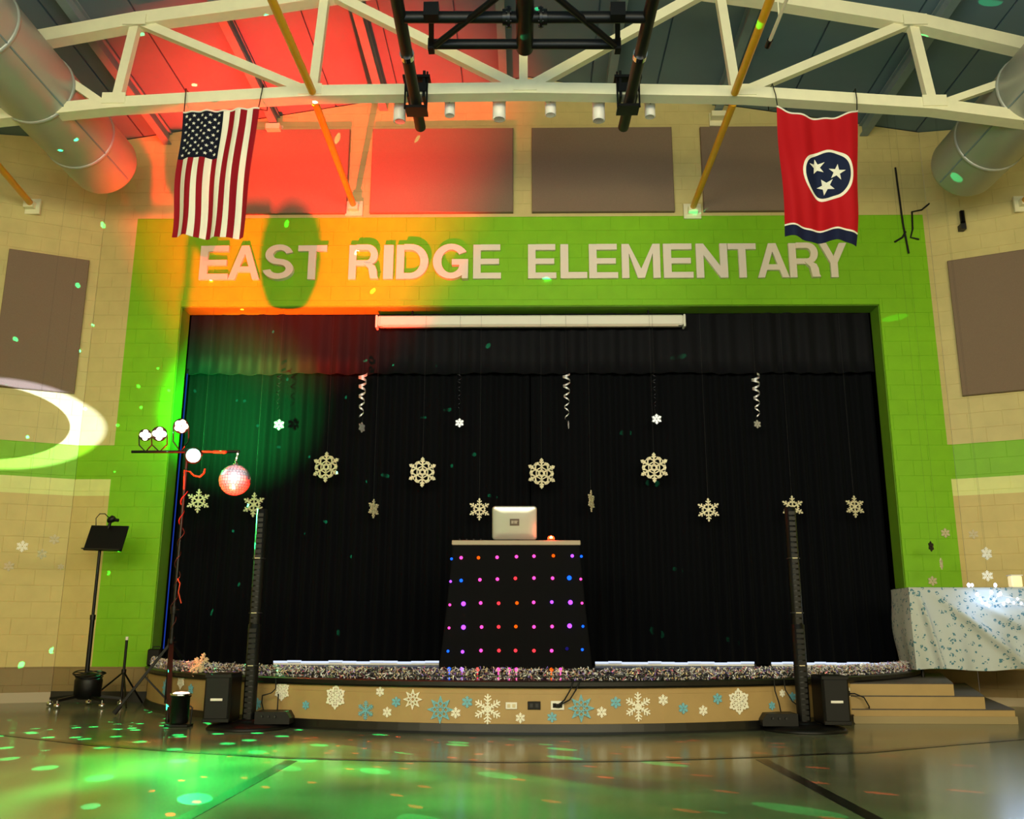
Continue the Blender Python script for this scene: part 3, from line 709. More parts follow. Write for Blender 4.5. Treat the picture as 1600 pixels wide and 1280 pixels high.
# ------------------------------------------------------------------ folded basketball backstop clamped under the truss
zp = bc_z(0) - .155
bs = thing('folded_backstop', 'black steel pipe frame of a folded basketball backstop clamped to the truss', 'backstop', (at(818, 60, 8).x, 8.2, zp))
def P6(px, py): return onz(px, py, zp)
rp = .062
for (p, q) in (((657, 199), (620, 0)), ((974, 199), (1020, 0))):
    a, c = P6(*p), P6(*q); b = MB(); b.bar(a, c + (c-a)*.55, rp, n=16); b.build('side_pipe', M['black'], bs)
    b = MB(); b.lathe([(rp+.012, -.035), (rp+.012, .035)], (a + (c-a)*.62), 16, (c-a).to_track_quat('Z', 'Y').to_matrix()); b.build('collar', M['chrome'], bs)
for (p, q, r_) in (((632, 27), (1008, 27), .055), ((676, 69), (964, 69), .05)):
    a, c = P6(*p), P6(*q); b = MB(); b.bar(a, c, r_, n=14); b.build('cross_pipe', M['black'], bs)
    b = MB(); b.bar(a + VZ*(r_*.2) - VY*.0, c + VZ*(r_*.2), r_*.5, n=8); 
a, c = P6(820, 76), P6(820, -40); b = MB(); b.bar(a, c, .085, n=18); b.build('center_mast', M['black'], bs)
for (p, q) in (((681, 66), (768, -2)), ((960, 66), (878, -2))):
    a, c = P6(*p), P6(*q); b = MB(); b.bar(a - VZ*.03, c + (c-a)*.6 - VZ*.03, .032, n=12); b.build('diagonal_tube', M['black'], bs)
for x in (674, 965):
    a, c = P6(x, 18), P6(x, 72); b = MB(); b.bar(a - VZ*.02, c - VZ*.02, .05, .03); b.box(a, (.14, .10, .14)); b.box(c, (.06, .10, .12)); b.build('hook_clamp', M['blackmetal'], bs)
for x in (795, 845):
    a = P6(x, 27); b = MB(); b.lathe([(.10, -.012), (.10, .012)], a, 18, Matrix.Rotation(pi/2, 3, 'Y')); b.lathe([(.075, -.03), (.075, .03)], a + VX*(.03 if x > 820 else -.03), 18, Matrix.Rotation(pi/2, 3, 'Y'))
    for k in range(6): b.lathe([(.012, -.025), (.012, .025)], a + Vector((0, .08*cos(k*pi/3), .08*sin(k*pi/3))), 8, Matrix.Rotation(pi/2, 3, 'Y'))
    b.build('pipe_flange', M['blackmetal'], bs)
for x in (652, 980):
    p = at(x, 143, YT); b = MB(); zc_ = p.z
    for sx in (-1, 1):
        b.box((p.x + sx*.085, YT, zc_ + .03), (.03, .22, .32))
    b.box((p.x, YT, zc_ + .115), (.30, .26, .03)); b.box((p.x, YT, zp - .075), (.24, .20, .03)); b.box((p.x, YT-.12, zc_-.02), (.22, .02, .10))
    for sx in (-1, 1): b.bar((p.x + sx*.12, YT-.10, zp-.11), (p.x + sx*.12, YT-.10, zc_+.18), .010, n=8)
    b.build('beam_clamp', M['blackmetal'], bs)

# cylinder spotlights below the chord
for i, (px, y0, y1, wpx) in enumerate(((625, 157, 190, 20), (703, 155, 181, 17), (780, 157, 187, 21), (860, 155, 180, 18), (935, 157, 189, 20), (1015, 158, 183, 17))):
    Y = YT + .28
    c0, c1 = at(px, y0, Y), at(px, y1, Y); r = wpx/2/FPX*10.3
    names = ['larger white cylinder spotlight next to the left black pipe', 'small white cylinder spotlight second from the left', 'larger white cylinder spotlight left of the truss center post', 'small white cylinder spotlight just right of the truss center post', 'larger white cylinder spotlight left of the right black pipe', 'small white cylinder spotlight right of the right black pipe']
    o = thing('cylinder_spotlight', names[i], 'spotlight', c0, 'white cylinder spotlights under the truss')
    b = MB(); b.lathe([(r*.86, c1.z-c0.z), (r, c1.z-c0.z+.004), (r, -.02), (r*.96, -.012)], c0, 20); b.build('lamp_housing', M['white'], o)
    b = MB(); b.lathe([(r*1.05, -.013), (r*1.05, .004), (r*.5, .008)], c0, 20); b.build('top_cap', M['blackmetal'], o)
    b = MB(); b.lathe([(r*.8, -.002), (r*.84, .0)], c1, 20); b.build('reflector', M['chrome'], o)
    zc_ = bc_z(c0.x); b = MB(); b.tube([c0 - VZ*.01, Vector((c0.x, c0.y, zc_+.02)), Vector((c0.x, YT+.07, zc_+.02))], .012, 8); b.build('stem', M['blackmetal'], o)

# conduit pipe at upper right
a = at(1201, 68, 8.3); o = thing('conduit_pipe', 'thin cream conduit with a black end beside the right yellow pipe', 'pipe', a)
b = MB(); b.bar(a, a + Vector((0, -3.2, 0)), .018, n=10); b.build('tube', M['cream'], o)
b = MB(); b.bar(a + Vector((0, .05, 0)), a + Vector((0, -.06, 0)), .03, n=10); b.build('end_fitting', M['blackmetal'], o)
for yy in (-.4, -2.2): b = MB(); b.bar(a + Vector((0, yy, .01)), Vector((a.x, a.y+yy, roof(a.x))), .008, n=6); b.build('hanger_rod', M['cream'], o)
# small things on the upper right wall; dark tubes stand in for conduit shadows
def wire(name, pts, r, m, lab, cat):
    return tag(MB().tube(pts, r, 6).build(name, m, loc=pts[0]), lab, cat)
wy = YW - .02
wire('wall_shadow_line', [at(x, y, wy) for x, y in ((1399, 262), (1404, 300), (1411, 350), (1416, 375), (1420, 396))], .014, M['rubber'], 'straight dark line for a conduit shadow running down the wall onto the green surround corner', 'cable')
wire('wall_shadow_line', [at(x, y, wy) for x, y in ((1452, 318), (1440, 328), (1425, 331), (1426, 358), (1423, 371), (1436, 374))], .012, M['rubber'], 'bent dark line for a conduit shadow at the top right corner of the green surround', 'cable')
wire('wall_shadow_line', [at(x, y, wy) for x, y in ((1398, 378), (1410, 371), (1415, 362))], .014, M['rubber'], 'short dark stub for a conduit shadow crossing the straight one on the green wall', 'cable')
p = onplane(1504, 343, RW0, RN); o = thing('wall_sensor', 'small dark sensor on a bracket high on the right wall under the duct', 'sensor', p)
b = MB(); b.bar(p + RN*.10 - VZ*.08, p + RN*.06 + VZ*.09, .032, n=12); b.build('sensor_body', M['blackmetal'], o)
b = MB(); b.box(p + RN*.05 - VZ*.14 - VX*.02, (.07, .10, .08)); b.box(p + RN*.01 + VZ*.02, (.05, .05, .2)); b.build('bracket', M['thread'], o)

# ------------------------------------------------------------------ snowflake shapes
def flake(kind, r, t):
    """snowflake plate in local XZ, facing -Y, centred on origin"""
    b = MB(); cnt_ = [0]
    def fr(u, v, w_):
        return Vector((u, -w_*(1 + .0) - (cnt_[0]*.00012 if w_ > 0 else 0), v))
    _pr = b.prism
    def prism_(poly, f_, t__):
        ar = sum(poly[i][0]*poly[(i+1) % len(poly)][1] - poly[(i+1) % len(poly)][0]*poly[i][1] for i in range(len(poly)))
        cnt_[0] += 1; return _pr(list(poly) if ar > 0 else list(poly)[::-1], f_, t__)
    b.prism = prism_
    def seg(p, q, wd):
        d = (Vector(q)-Vector(p)); n_ = Vector((-d.y, d.x)).normalized()*wd/2; p, q = Vector(p), Vector(q)
        b.prism([tuple(p-n_), tuple(q-n_), tuple(q+n_), tuple(p+n_)], fr, t)
    def dia(c, a, l, w_):
        c = Vector(c); d = Vector((cos(a), sin(a))); n_ = Vector((-d.y, d.x))
        b.prism([tuple(c-d*l/2), tuple(c-n_*w_/2+d*l*.05), tuple(c+d*l/2), tuple(c+n_*w_/2+d*l*.05)], fr, t)
    def pol(rad, a): return (rad*cos(a), rad*sin(a))
    def ring(r0, r1, n_=6, off=0.0):
        for k in range(n_):
            a0, a1 = off + 2*pi*k/n_, off + 2*pi*(k+1)/n_
            b.prism([pol(r1, a0), pol(r1, a1), pol(r0, a1), pol(r0, a0)], fr, t)
    arms = 6
    if kind == 'fern':
        ring(.10*r, .24*r, 12)
        for k in range(6):
            a = pi/2 + k*pi/3
            seg(pol(.2*r, a), pol(.8*r, a), .10*r); dia(pol(.84*r, a), a, .32*r, .26*r)
            for s_ in (-1, 1):
                q = Vector(pol(.46*r, a)); e = q + Vector(pol(.30*r, a + s_*pi/3)); seg(tuple(q), tuple(e), .09*r); dia(tuple(e), a + s_*pi/3, .30*r, .24*r)
                q = Vector(pol(.66*r, a)); e = q + Vector(pol(.17*r, a + s_*pi/3)); seg(tuple(q), tuple(e), .08*r)
            seg(pol(.40*r, a), pol(.40*r, a+pi/3), .07*r)
    elif kind == 'lace':
        ring(.0*r+.001, .22*r, 6, pi/2)
        for k in range(6):
            a = pi/2 + k*pi/3
            seg(pol(.1*r, a), pol(.92*r, a), .11*r); dia(pol(.88*r, a), a, .26*r, .2*r)
            for rad, l in ((.38, .26), (.62, .24)):
                for s_ in (-1, 1): q = Vector(pol(rad*r, a)); seg(tuple(q), tuple(q + Vector(pol(l*r, a+s_*pi/3.2))), .10*r)
            seg(pol(.5*r, a), pol(.5*r, a+pi/3), .08*r)
    elif kind == 'web':      # dense lattice of rhombs
        for k in range(6):
            a = pi/2 + k*pi/3; h = pi/6
            seg((0, 0), pol(.97*r, a), .085*r)
            for s_ in (-1, 1):
                seg(pol(.56*r, a + s_*h), pol(.98*r, a), .085*r); seg(pol(.52*r, a), pol(.60*r, a + s_*h), .08*r)
                seg(pol(.28*r, a), pol(.56*r, a + s_*h), .08*r); seg(pol(.74*r, a), pol(.80*r, a + s_*h*.62), .08*r)
            seg(pol(.80*r, a + h*.62), pol(.60*r, a + h), .08*r); seg(pol(.80*r, a + h*1.38), pol(.60*r, a + h), .08*r)
            seg(pol(.28*r, a), pol(.28*r, a + 2*h), .08*r)
    elif kind == 'star8':
        for k in range(8):
            a = pi/2 + k*pi/4
            seg(pol(.62*r, a), pol(r, a), .07*r)
            if k == 0: ring(.16*r, .23*r, 8)
            for s_ in (-1, 1):
                seg(pol(.48*r, a + s_*pi/8), pol(.96*r, a), .065*r); seg(pol(.22*r, a), pol(.48*r, a + s_*pi/8), .06*r); seg(pol(.48*r, a + s_*pi/8), pol(.62*r, a), .055*r)
    elif kind == 'branch':
        for k in range(6):
            a = pi/2 + k*pi/3
            seg(pol(.0*r, a), pol(r, a), .10*r)
            for rad, l in ((.3, .2), (.5, .32), (.72, .26)):
                for s_ in (-1, 1): q = Vector(pol(rad*r, a)); seg(tuple(q), tuple(q + Vector(pol(l*r, a+s_*pi/3.3))), .085*r)
        ring(.16*r, .25*r, 12)
    else:                    # small
        for k in range(6):
            a = pi/2 + k*pi/3
            seg(pol(.2*r, a), pol(r, a), .22*r); seg(pol(.55*r, a), pol(.55*r, a+pi/3), .16*r)
            for s_ in (-1, 1): q = Vector(pol(.6*r, a)); seg(tuple(q), tuple(q + Vector(pol(.34*r, a+s_*pi/3))), .16*r)
        ring(.14*r, .3*r, 8)
    return b
_fl = {}
def flake_obj(name, kind, r, t, m, loc, rot=(0, 0, 0), parent=None):
    k = (kind, round(r, 3), m.name, t)
    if k not in _fl:
        o = flake(kind, r, t).build(name, m); _fl[k] = o.data
    else:
        o = bpy.data.objects.new(name, _fl[k]); COL.objects.link(o)
    if parent is not None: o.parent = parent; o.location = Vector(loc) - wl(parent)
    else: o.location = loc
    o.rotation_euler = rot; return o

# snowflake clings on the curved stage face
SF = [(441, 1079, 16, 'web', 'w', 'white lattice snowflake cling leftmost on the open stage face, beside a hanging cable', .55),
 (478, 1102, 7, 'small', 'b', 'tiny blue snowflake cling between the two leftmost white lattice ones', 1), (524.5, 1089, 19, 'web', 'w', 'large white lattice snowflake cling on the left of the stage face', 1),
 (571.5, 1110, 14.5, 'branch', 'b', 'blue branched snowflake cling on the left half of the stage face', 1), (594, 1081, 7.5, 'small', 'w', 'small white snowflake cling high between the blue branched and the white eight-point ones', 1),
 (605, 1113, 8, 'small', 'w', 'small white snowflake cling low to the right of the blue branched one', 1), (619, 1097, 8, 'small', 'b', 'small blue snowflake cling just left of the white eight-point star', 1),
 (645, 1093, 15.5, 'star8', 'w', 'white eight-point snowflake cling on the left half of the stage face', 1), (688, 1109, 20.5, 'star8', 'b', 'large blue eight-point snowflake cling left of the center outlets', 1),
 (712, 1114, 8.5, 'small', 'w', 'small white snowflake cling touching the left large blue star', 1), (730, 1097, 9, 'small', 'b', 'small blue snowflake cling left of the large white one at center', 1),
 (762, 1108, 22.5, 'branch', 'w', 'largest white branched snowflake cling, left of the white outlet plate', 1), (813, 1122, 8, 'small', 'w', 'small white snowflake cling under the two center outlet plates', 1),
 (862.5, 1121, 8, 'small', 'b', 'small blue snowflake cling under the plugged-in outlet', 1), (908, 1107, 20.5, 'star8', 'b', 'large blue eight-point snowflake cling right of the plugged-in outlet', 1),
 (940, 1113, 8.5, 'small', 'w', 'small white snowflake cling just right of the right large blue star', 1), (962, 1098, 9, 'small', 'b', 'small blue snowflake cling left of the right large white branched one', 1),
 (997, 1104.5, 22, 'branch', 'w', 'large white branched snowflake cling right of center', 1), (1036, 1094, 8.5, 'small', 'w', 'small white snowflake cling right of the right large white branched one', 1),
 (1067.5, 1107, 8.5, 'small', 'b', 'small blue snowflake cling, the lower of the two right of the white branched one', 1), (1098.5, 1110.5, 8, 'small', 'w', 'small white snowflake cling low between two small blue ones on the right', 1),
 (1121, 1092, 8.5, 'small', 'b', 'small blue snowflake cling just left of the rightmost large white lattice one', 1), (1154, 1096, 20, 'web', 'w', 'rightmost large white lattice snowflake cling on the stage face', 1),
 (1206, 1103, 6.5, 'small', 'b', 'tiny blue snowflake cling over the right speaker amplifier', 1), (1222, 1083.5, 6, 'small', 'w', 'tiny white snowflake cling between the two thin cables on the right', 1),
 (1238, 1089, 7, 'small', 'b', 'small pale blue snowflake cling half behind the right speaker column', 1), (402, 1100, 9, 'small', 'b', 'blue snowflake cling just right of the left speaker column', 1),
 (258, 1075, 13, 'star8', 'b', 'pale blue snowflake cling on the stage face behind the light stand mast', 1), (283, 1063, 14, 'web', 'w', 'white lattice snowflake cling on the stage face right of the light stand mast', .6),
 (298, 1078, 9, 'small', 'b', 'faint blue snowflake cling above the floor can light', 1)]
for (px, py, rpx, kind, col, lab, sq) in SF:
    p = onarc(px, py, ARC_R + .006); D = (p-EYE).dot(_F); r = rpx/FPX*D
    a = math.atan2(p.x - ARC_C.x, ARC_C.y - p.y)
    b = flake(kind, r, .003)
    # bend the cling round the stage face
    o = MB(); vv = []
    for q in b.v:
        ang = a + q.x/ARC_R; rr = ARC_R + .006 - q.y; vv.append(Vector((ARC_C.x + rr*sin(ang), ARC_C.y - rr*cos(ang), p.z + q.z)))
    o.v = vv; o.f = b.f; o.sm = b.sm; o.mi = b.mi
    tag(o.build('snowflake_cling', M['clingw' if col == 'w' else 'clingb'], loc=p), lab, 'snowflake', 'snowflake clings on the stage face')

# outlets on the stage face
def arcplate(px, py, wpx, hpx, m, name, lab, sock):
    p = onarc(px, py, ARC_R + .005); a = math.atan2(p.x - ARC_C.x, ARC_C.y - p.y); D = (p-EYE).dot(_F)
    R = Matrix.Rotation(a, 3, 'Z'); w_, h_ = wpx/FPX*D, hpx/FPX*D*1.03
    o = thing(name, lab, 'outlet', p, 'outlet plates on the stage face'); n_ = R @ Vector((0, -1, 0))
    b = MB(); b.box(p + n_*.004, (w_, .008, h_), R, bev=.003); b.build('cover_plate', m, o)
    for sx in (-1, 1):
        b = MB(); b.box(p + n_*.010 + R @ Vector((sx*w_*.22, 0, 0)), (w_*.26, .004, h_*.5), R, bev=.001); b.build('socket', sock, o)
    return p, n_
arcplate(799, 1103, 18, 10, M['white'], 'outlet_plate', 'white outlet plate at the stage face center, left of the black one', M['beige'])
arcplate(834.5, 1102.5, 20, 12, M['black'], 'outlet_plate', 'black outlet plate at the stage face center', M['thread'])
pp, pn = arcplate(871, 1102.5, 21, 13, M['white'], 'outlet_plate', 'white outlet plate with two black plugs, right of the black one', M['black'])
b = MB(); b.box(pp + pn*.025, (.05, .03, .03), bev=.006); pl_ = b
plug = thing('power_cable', 'pair of black power cables from the plugged outlet up over the stage lip', 'cable', pp + pn*.02)
pl_.build('plug', M['black'], plug)
for k in (0, 1):
    e0 = onarc(893 + 9*k, 1075, ARC_R + .06); e1 = onarc(896 + 11*k, 1064, ARC_R + .055); e1.z = ZS + .012; e2 = arcpt(math.atan2(e1.x-ARC_C.x, ARC_C.y-e1.y), ARC_R - .25, ZS + .012)
    mid = onarc(882 + 8*k, 1094, ARC_R + .06)
    b = MB(); b.tube([pp + pn*(.035+.006*k), mid, e0, e1, e2], .007, 6); b.build('cord', M['rubber'], plug)

# ------------------------------------------------------------------ tinsel garland along the stage edge
def tinsel():
    rnd = random.Random(11); mats = [mat('tinsel_silver', (240, 240, 244), .3, metal=.1), mat('tinsel_gold', (246, 224, 170), .3, metal=.1), mat('tinsel_violet', (150, 120, 230), .3, metal=.3), mat('tinsel_pink', (240, 130, 150), .3, metal=.3), mat('tinsel_dark', (60, 62, 70), .3, metal=.6)]
    b = MB()
    for k in range(13000):
        f = rnd.random(); a = amax*(-.985 + 1.95*f); c = arcpt(a, ARC_R - .045 + rnd.uniform(-.03, .03), ZS + .055)
        c = c + Vector((0, 0, rnd.uniform(-.05, .05)))
        d = Vector((rnd.gauss(0, 1), rnd.gauss(0, 1), rnd.gauss(0, 1))).normalized(); e = Vector((rnd.gauss(0, 1), rnd.gauss(0, 1), rnd.gauss(0, 1))).normalized()
        l = rnd.uniform(.02, .045); wd = rnd.uniform(.003, .007)
        q = rnd.random(); mi = 4 if q < .16 else 0 if q < .66 else 1 if q < .84 else 2 if q < .93 else 3
        b.add([c - d*l*.5 - e*wd, c + d*l*.5, c - d*l*.5 + e*wd], [(0, 1, 2)], False, mi)
    o = thing('tinsel_garland', 'shiny silver tinsel garland running along the curved stage edge', 'garland', (ARC_C.x, ARC_C.y - ARC_R, ZS))
    tag(b.build('tinsel', mats, o), kind='stuff')
    arc = [arcpt(amax*(-.985 + 1.95*i/60), ARC_R-.045, ZS + .035) for i in range(61)]
    MB().tube(arc, .012, 6).build('garland_core', M['thread'], o)
tinsel()

# ------------------------------------------------------------------ hanging snowflakes and swirls in front of the curtain
def hanging(px, py, rpx, kind, Y, lab, yaw=0, name='hanging_snowflake', m=M['foil']):
    p = at(px, py, Y); D = (p-EYE).dot(_F); r = rpx/FPX*D
    o = thing(name, lab, 'snowflake', p, 'snowflakes hanging on threads in front of the curtain')
    flake_obj('snowflake_plate', kind, r, .012, m, p, (0, 0, radians(yaw)), o)
    b = MB(); b.bar(p + VZ*r*.98, Vector((p.x, p.y, ZOP - .01)), .0012, n=6); b.build('thread', M['thread'], o)
HB = 12.07
for a in ((510, 730, 24.5, 'fern', 'big glittery snowflake with a round hub, leftmost of the four big hanging ones', -14), (660, 738, 24, 'fern', 'big glittery hanging snowflake second from the left, over the curtain', 6),
          (846, 740, 24.5, 'fern', 'big glittery hanging snowflake above the laptop', 12), (1022, 731, 24, 'fern', 'big glittery hanging snowflake on the right, rightmost of the four big ones', -4)):
    hanging(a[0], a[1], a[2], a[3], HB, a[4], a[5])
for a in ((310, 783, 19, 'lace', 'medium lacy snowflake hanging below the green light on the stand', 8), (397, 789, 19.5, 'lace', 'medium lacy snowflake hanging behind the top of the left speaker column', -10),
          (583, 795, 15, 'lace', 'dark medium snowflake turned nearly edge-on, left half of the curtain', 66), (749, 796, 17.5, 'lace', 'medium lacy snowflake hanging just left of the laptop', 5),
          (923, 783, 17, 'lace', 'medium snowflake turned nearly edge-on right of the laptop', 70), (1107, 797, 18.5, 'lace', 'medium lacy snowflake hanging on the right between the big one and the speaker column', -12),
          (1238, 793, 18.5, 'lace', 'medium lacy snowflake hanging behind the top of the right speaker column', 6), (1335, 792, 17.5, 'lace', 'medium lacy snowflake hanging nearest the right jamb', 14)):
    hanging(a[0], a[1], a[2], a[3], HB - .02, a[4], a[5])
def swirl(px, y0, y1, rpx, pen, lab, vis, m):
    """foil spiral with a small pendant snowflake, hung under the valance"""
    Y = HB + .04; top = at(px, y0, Y); bot = at(px, y1, Y); D = (top-EYE).dot(_F); r = rpx/FPX*D
    o = thing('hanging_swirl', lab, 'decoration', top, 'foil swirls with small snowflakes under the valance')
    b = MB(); n_ = 90; turns = 4.5; wd = .020*vis; vs = []
    for i in range(n_+1):
        f = i/n_; a = 2*pi*turns*f**.9 + px*.1; rr = r*(1 - .55*f); c = Vector((top.x + rr*cos(a), Y + rr*sin(a)*.9, top.z + (bot.z-top.z)*f))
        vs += [c + VZ*wd*(1-.4*f), c - VZ*wd*(1-.4*f)]
    fs = [(2*i, 2*i+1, 2*i+3, 2*i+2) for i in range(n_)]; b.add(vs, fs, True); b.build('foil_spiral', m, o)
    b = MB(); b.bar(top, Vector((top.x, Y, ZOP - .01)), .0012, n=6); b.bar(bot, at(pen[0], pen[1], Y) , .0012, n=6); b.build('thread', M['thread'], o)
    p = at(pen[0], pen[1], Y); flake_obj('pendant_snowflake', 'small', pen[2]/FPX*D, .006, M['foilsmall'], p, (0, 0, radians(pen[3])), o)
darkfoil = mat('dark_foil', (40, 42, 50), .3, metal=.7)  # darker copy of the foil for swirls turned out of the light
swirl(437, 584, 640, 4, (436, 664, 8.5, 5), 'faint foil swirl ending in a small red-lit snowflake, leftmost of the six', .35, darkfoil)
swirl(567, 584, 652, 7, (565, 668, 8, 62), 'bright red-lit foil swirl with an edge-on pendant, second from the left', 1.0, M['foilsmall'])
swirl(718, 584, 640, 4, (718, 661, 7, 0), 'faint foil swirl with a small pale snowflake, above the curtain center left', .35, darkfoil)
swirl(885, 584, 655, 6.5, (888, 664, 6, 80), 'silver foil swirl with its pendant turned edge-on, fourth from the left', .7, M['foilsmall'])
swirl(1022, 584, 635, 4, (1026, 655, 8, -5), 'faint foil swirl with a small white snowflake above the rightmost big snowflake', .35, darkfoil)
swirl(1180, 586, 650, 7, (1183, 663, 6.5, 20), 'silver foil swirl with a small bluish snowflake, rightmost of the six', .8, M['foilsmall'])
# snowflake lying against the tinsel at the left
p = onarc(312, 1036, ARC_R - .02); p.z = ZS + .075
tag(flake_obj('glitter_snowflake', 'branch', .13, .012, M['foil'], p, (radians(-25), 0, radians(-35))), 'glittery snowflake leaning on the tinsel at the left end of the stage', 'snowflake')

# small snowflakes in front of the side walls
for (x, y, rp_, Y, m_, lab, yw) in ((35, 854, 9, 11.0, 'clingw', 'bright small snowflake hanging at far left in front of the lower wall', 20), (65, 866, 8, 11.2, 'foil', 'half dark small snowflake hanging right of the bright one at far left', 50),
        (1454, 854, 8, 11.6, 'darkf', 'dark small snowflake hanging in front of the right green surround', 40), (1470, 881, 9, 11.4, 'foil', 'glinting small snowflake hanging below the dark one on the right', 55),
        (1541, 865, 10, 11.0, 'clingw', 'brightest small snowflake hanging on the right over the string lights', 15), (1543, 900, 8.5, 11.1, 'clingw', 'small white snowflake hanging just above the string lights', -25)):
    p = at(x, y, Y); D = (p-EYE).dot(_F); o = thing('hanging_snowflake', lab, 'snowflake', p, 'small snowflakes hanging at the side walls')
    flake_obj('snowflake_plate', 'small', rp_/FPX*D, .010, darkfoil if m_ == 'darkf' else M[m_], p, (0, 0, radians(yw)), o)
    b = MB(); zt_ = roof(p.x); b.bar(p + VZ*.05, Vector((p.x, p.y, zt_)), .0008, n=6); b.build('thread', M['thread'], o)
for (x, y, rp_, lab) in ((85, 843, 8, 'pale flake for a light spot on the left lower wall, upper right one'), (14, 885, 8, 'pale flake for a light spot on the left lower wall at the frame edge'), (95, 886, 5, 'tiny pale flake for a light spot on the left lower wall below the other')):  # pale flakes stand in for blurred light spots on the wall
    p = onplane(x, y, LW0, LN) + LN*.006; D = (p-EYE).dot(_F)
    tag(flake_obj('wall_light_flake', 'small', rp_/FPX*D, .004, M['beige'], p, (0, 0, radians(25))), lab, 'snowflake', 'pale flakes for light spots on the left wall')
for (x, y, rp_, lab) in ((1477, 833, 7.5, 'pale flake for a reflection on the green surround, upper of two'), (1457, 908, 7.5, 'pale flake for a reflection on the green surround just above the covered table'), (1521, 835, 7.5, 'faint pale flake for a reflection on the tan right wall')):  # pale flakes stand in for reflections of the hanging snowflakes
    if x < 1500: p = at(x, y, YW - .008); rt = 0
    else: p = onplane(x, y, RW0, RN) + RN*.006; rt = -25
    D = (p-EYE).dot(_F); tag(flake_obj('wall_light_flake', 'small', rp_/FPX*D, .004, M['beige'], p, (0, 0, radians(rt))), lab, 'snowflake', 'pale flakes for reflections on the right wall')

# ------------------------------------------------------------------ lit table with laptop
YTB = 10.3
tp = at(806, 848, YTB); x0, x1 = at(706, 848, YTB).x, at(907, 848, YTB).x; ztt = at(806, 844.5, YTB).z; zth = ztt - at(806, 852, YTB).z
tb = thing('light_table', 'tall table under a black cloth studded with rows of coloured lights, center stage', 'table', ((x0+x1)/2, YTB+.3, ZS))
b = MB(); b.box(((x0+x1)/2, YTB+.30, ztt - zth/2), (x1-x0, .62, zth), bev=.006); b.build('table_top', M['tabletop'], tb)
xb0, xb1 = at(684, 1046, YTB-.12).x, at(928, 1046, YTB-.12).x
def cloth_pt(u, f):    # u 0..1 across the front, f 0 top .. 1 bottom
    xl_, xr_ = x0 + .01 + (xb0-x0)*f**1.2, x1 - .01 + (xb1-x1)*f**1.2
    return Vector((xl_ + (xr_-xl_)*u, YTB - .002 - .10*f + .012*sin(u*31)*f, (ztt-zth)*(1-f) + (ZS+.006)*f))
b = MB(); nu, nv = 60, 14; vs = []
for j in range(nv+1):
    f = j/nv
    row = [cloth_pt(i/nu, f) for i in range(nu+1)]
    lft = row[0]; rgt = row[-1]
    bk0 = Vector((lft.x + .0, YTB + .60 + .02*f, lft.z)); bk1 = Vector((rgt.x, YTB + .60 + .02*f, rgt.z))
    vs += [bk0, (bk0+lft)/2 + Vector((.015*sin(f*3), 0, 0))] + row + [(bk1+rgt)/2, bk1]
W = nu+5
b.add(vs, [(j*W+i, (j+1)*W+i, (j+1)*W+i+1, j*W+i+1) for j in range(nv) for i in range(W-1)], True); cl = b.build('cloth', M['blackcloth'], tb)
for sx in (x0+.08, x1-.08):
    for yy in (YTB+.1, YTB+.54): b = MB(); b.bar((sx, yy, ZS), (sx, yy, ztt-zth), .018, n=10); b.build('leg', M['blackmetal'], tb)
LC = {'B': ('led_blue', (20, 90, 255), 2.4), 'P': ('led_pink', (255, 70, 170), 2.2), 'V': ('led_violet', (160, 70, 255), 2.6), 'O': ('led_orange', (255, 90, 10), 1.6), 'R': ('led_red', (255, 50, 60), 2.2), 'D': ('led_dim', (50, 40, 150), .4)}
LM = {k: glow(*v) for k, v in LC.items()}
rows = [([188, 250, 362, 482, 607, 720, 845, 967, 1026], [427, 420, 420, 417, 413, 410, 407, 408, 411], 'BPOPPPOVB'), ([182, 250, 371, 484, 600, 720, 840, 948, 1022], [573, 567, 562, 558, 553, 551, 552, 550, 558], 'VBPPRPPBP'),
        ([177, 265, 376, 492, 610, 718, 835, 955, 1030], [724, 717, 712, 714, 712, 708, 706, 708, 713], 'PVPROPVVP'), ([172, 265, 382, 492, 603, 720, 837, 950, 1036], [873, 869, 867, 866, 864, 866, 864, 860, 863], 'PVPROPPVB'),
        ([165, 259, 378, 494, 601, 720, 834, 933, 1032], [1023, 1027, 1019, 1019, 1019, 1020, 1020, 1007, 1013], 'BVPRRRPDB')]
big = {(1, 7), (2, 1), (2, 7), (3, 1), (3, 7)}
for ri, (xs, ys, cs) in enumerate(rows):
    for ci, (x, y, c) in enumerate(zip(xs, ys, cs)):
        px, py = 660 + x/4.13, 770 + y/4.13
        # intersect with the sloping cloth front
        fz = lambda yy: at(px, py, yy)
        Yg = YTB
        for _ in range(6):
            q = at(px, py, Yg); f = ((ztt-zth) - q.z)/((ztt-zth)-(ZS+.006)); Yg = YTB - .002 - .10*f - .015
        q = at(px, py, Yg - .002); r = (.015 if ci in (0, 8) else .019) * (1.35 if (ri, ci) in big else 1)
        b = MB(); b.lathe([(.001, r*.95), (r*.5, r*.85), (r*.86, r*.5), (r, 0)], q, 10, Matrix.Rotation(radians(90), 3, 'X')); b.build('led_light', LM[c], tb)
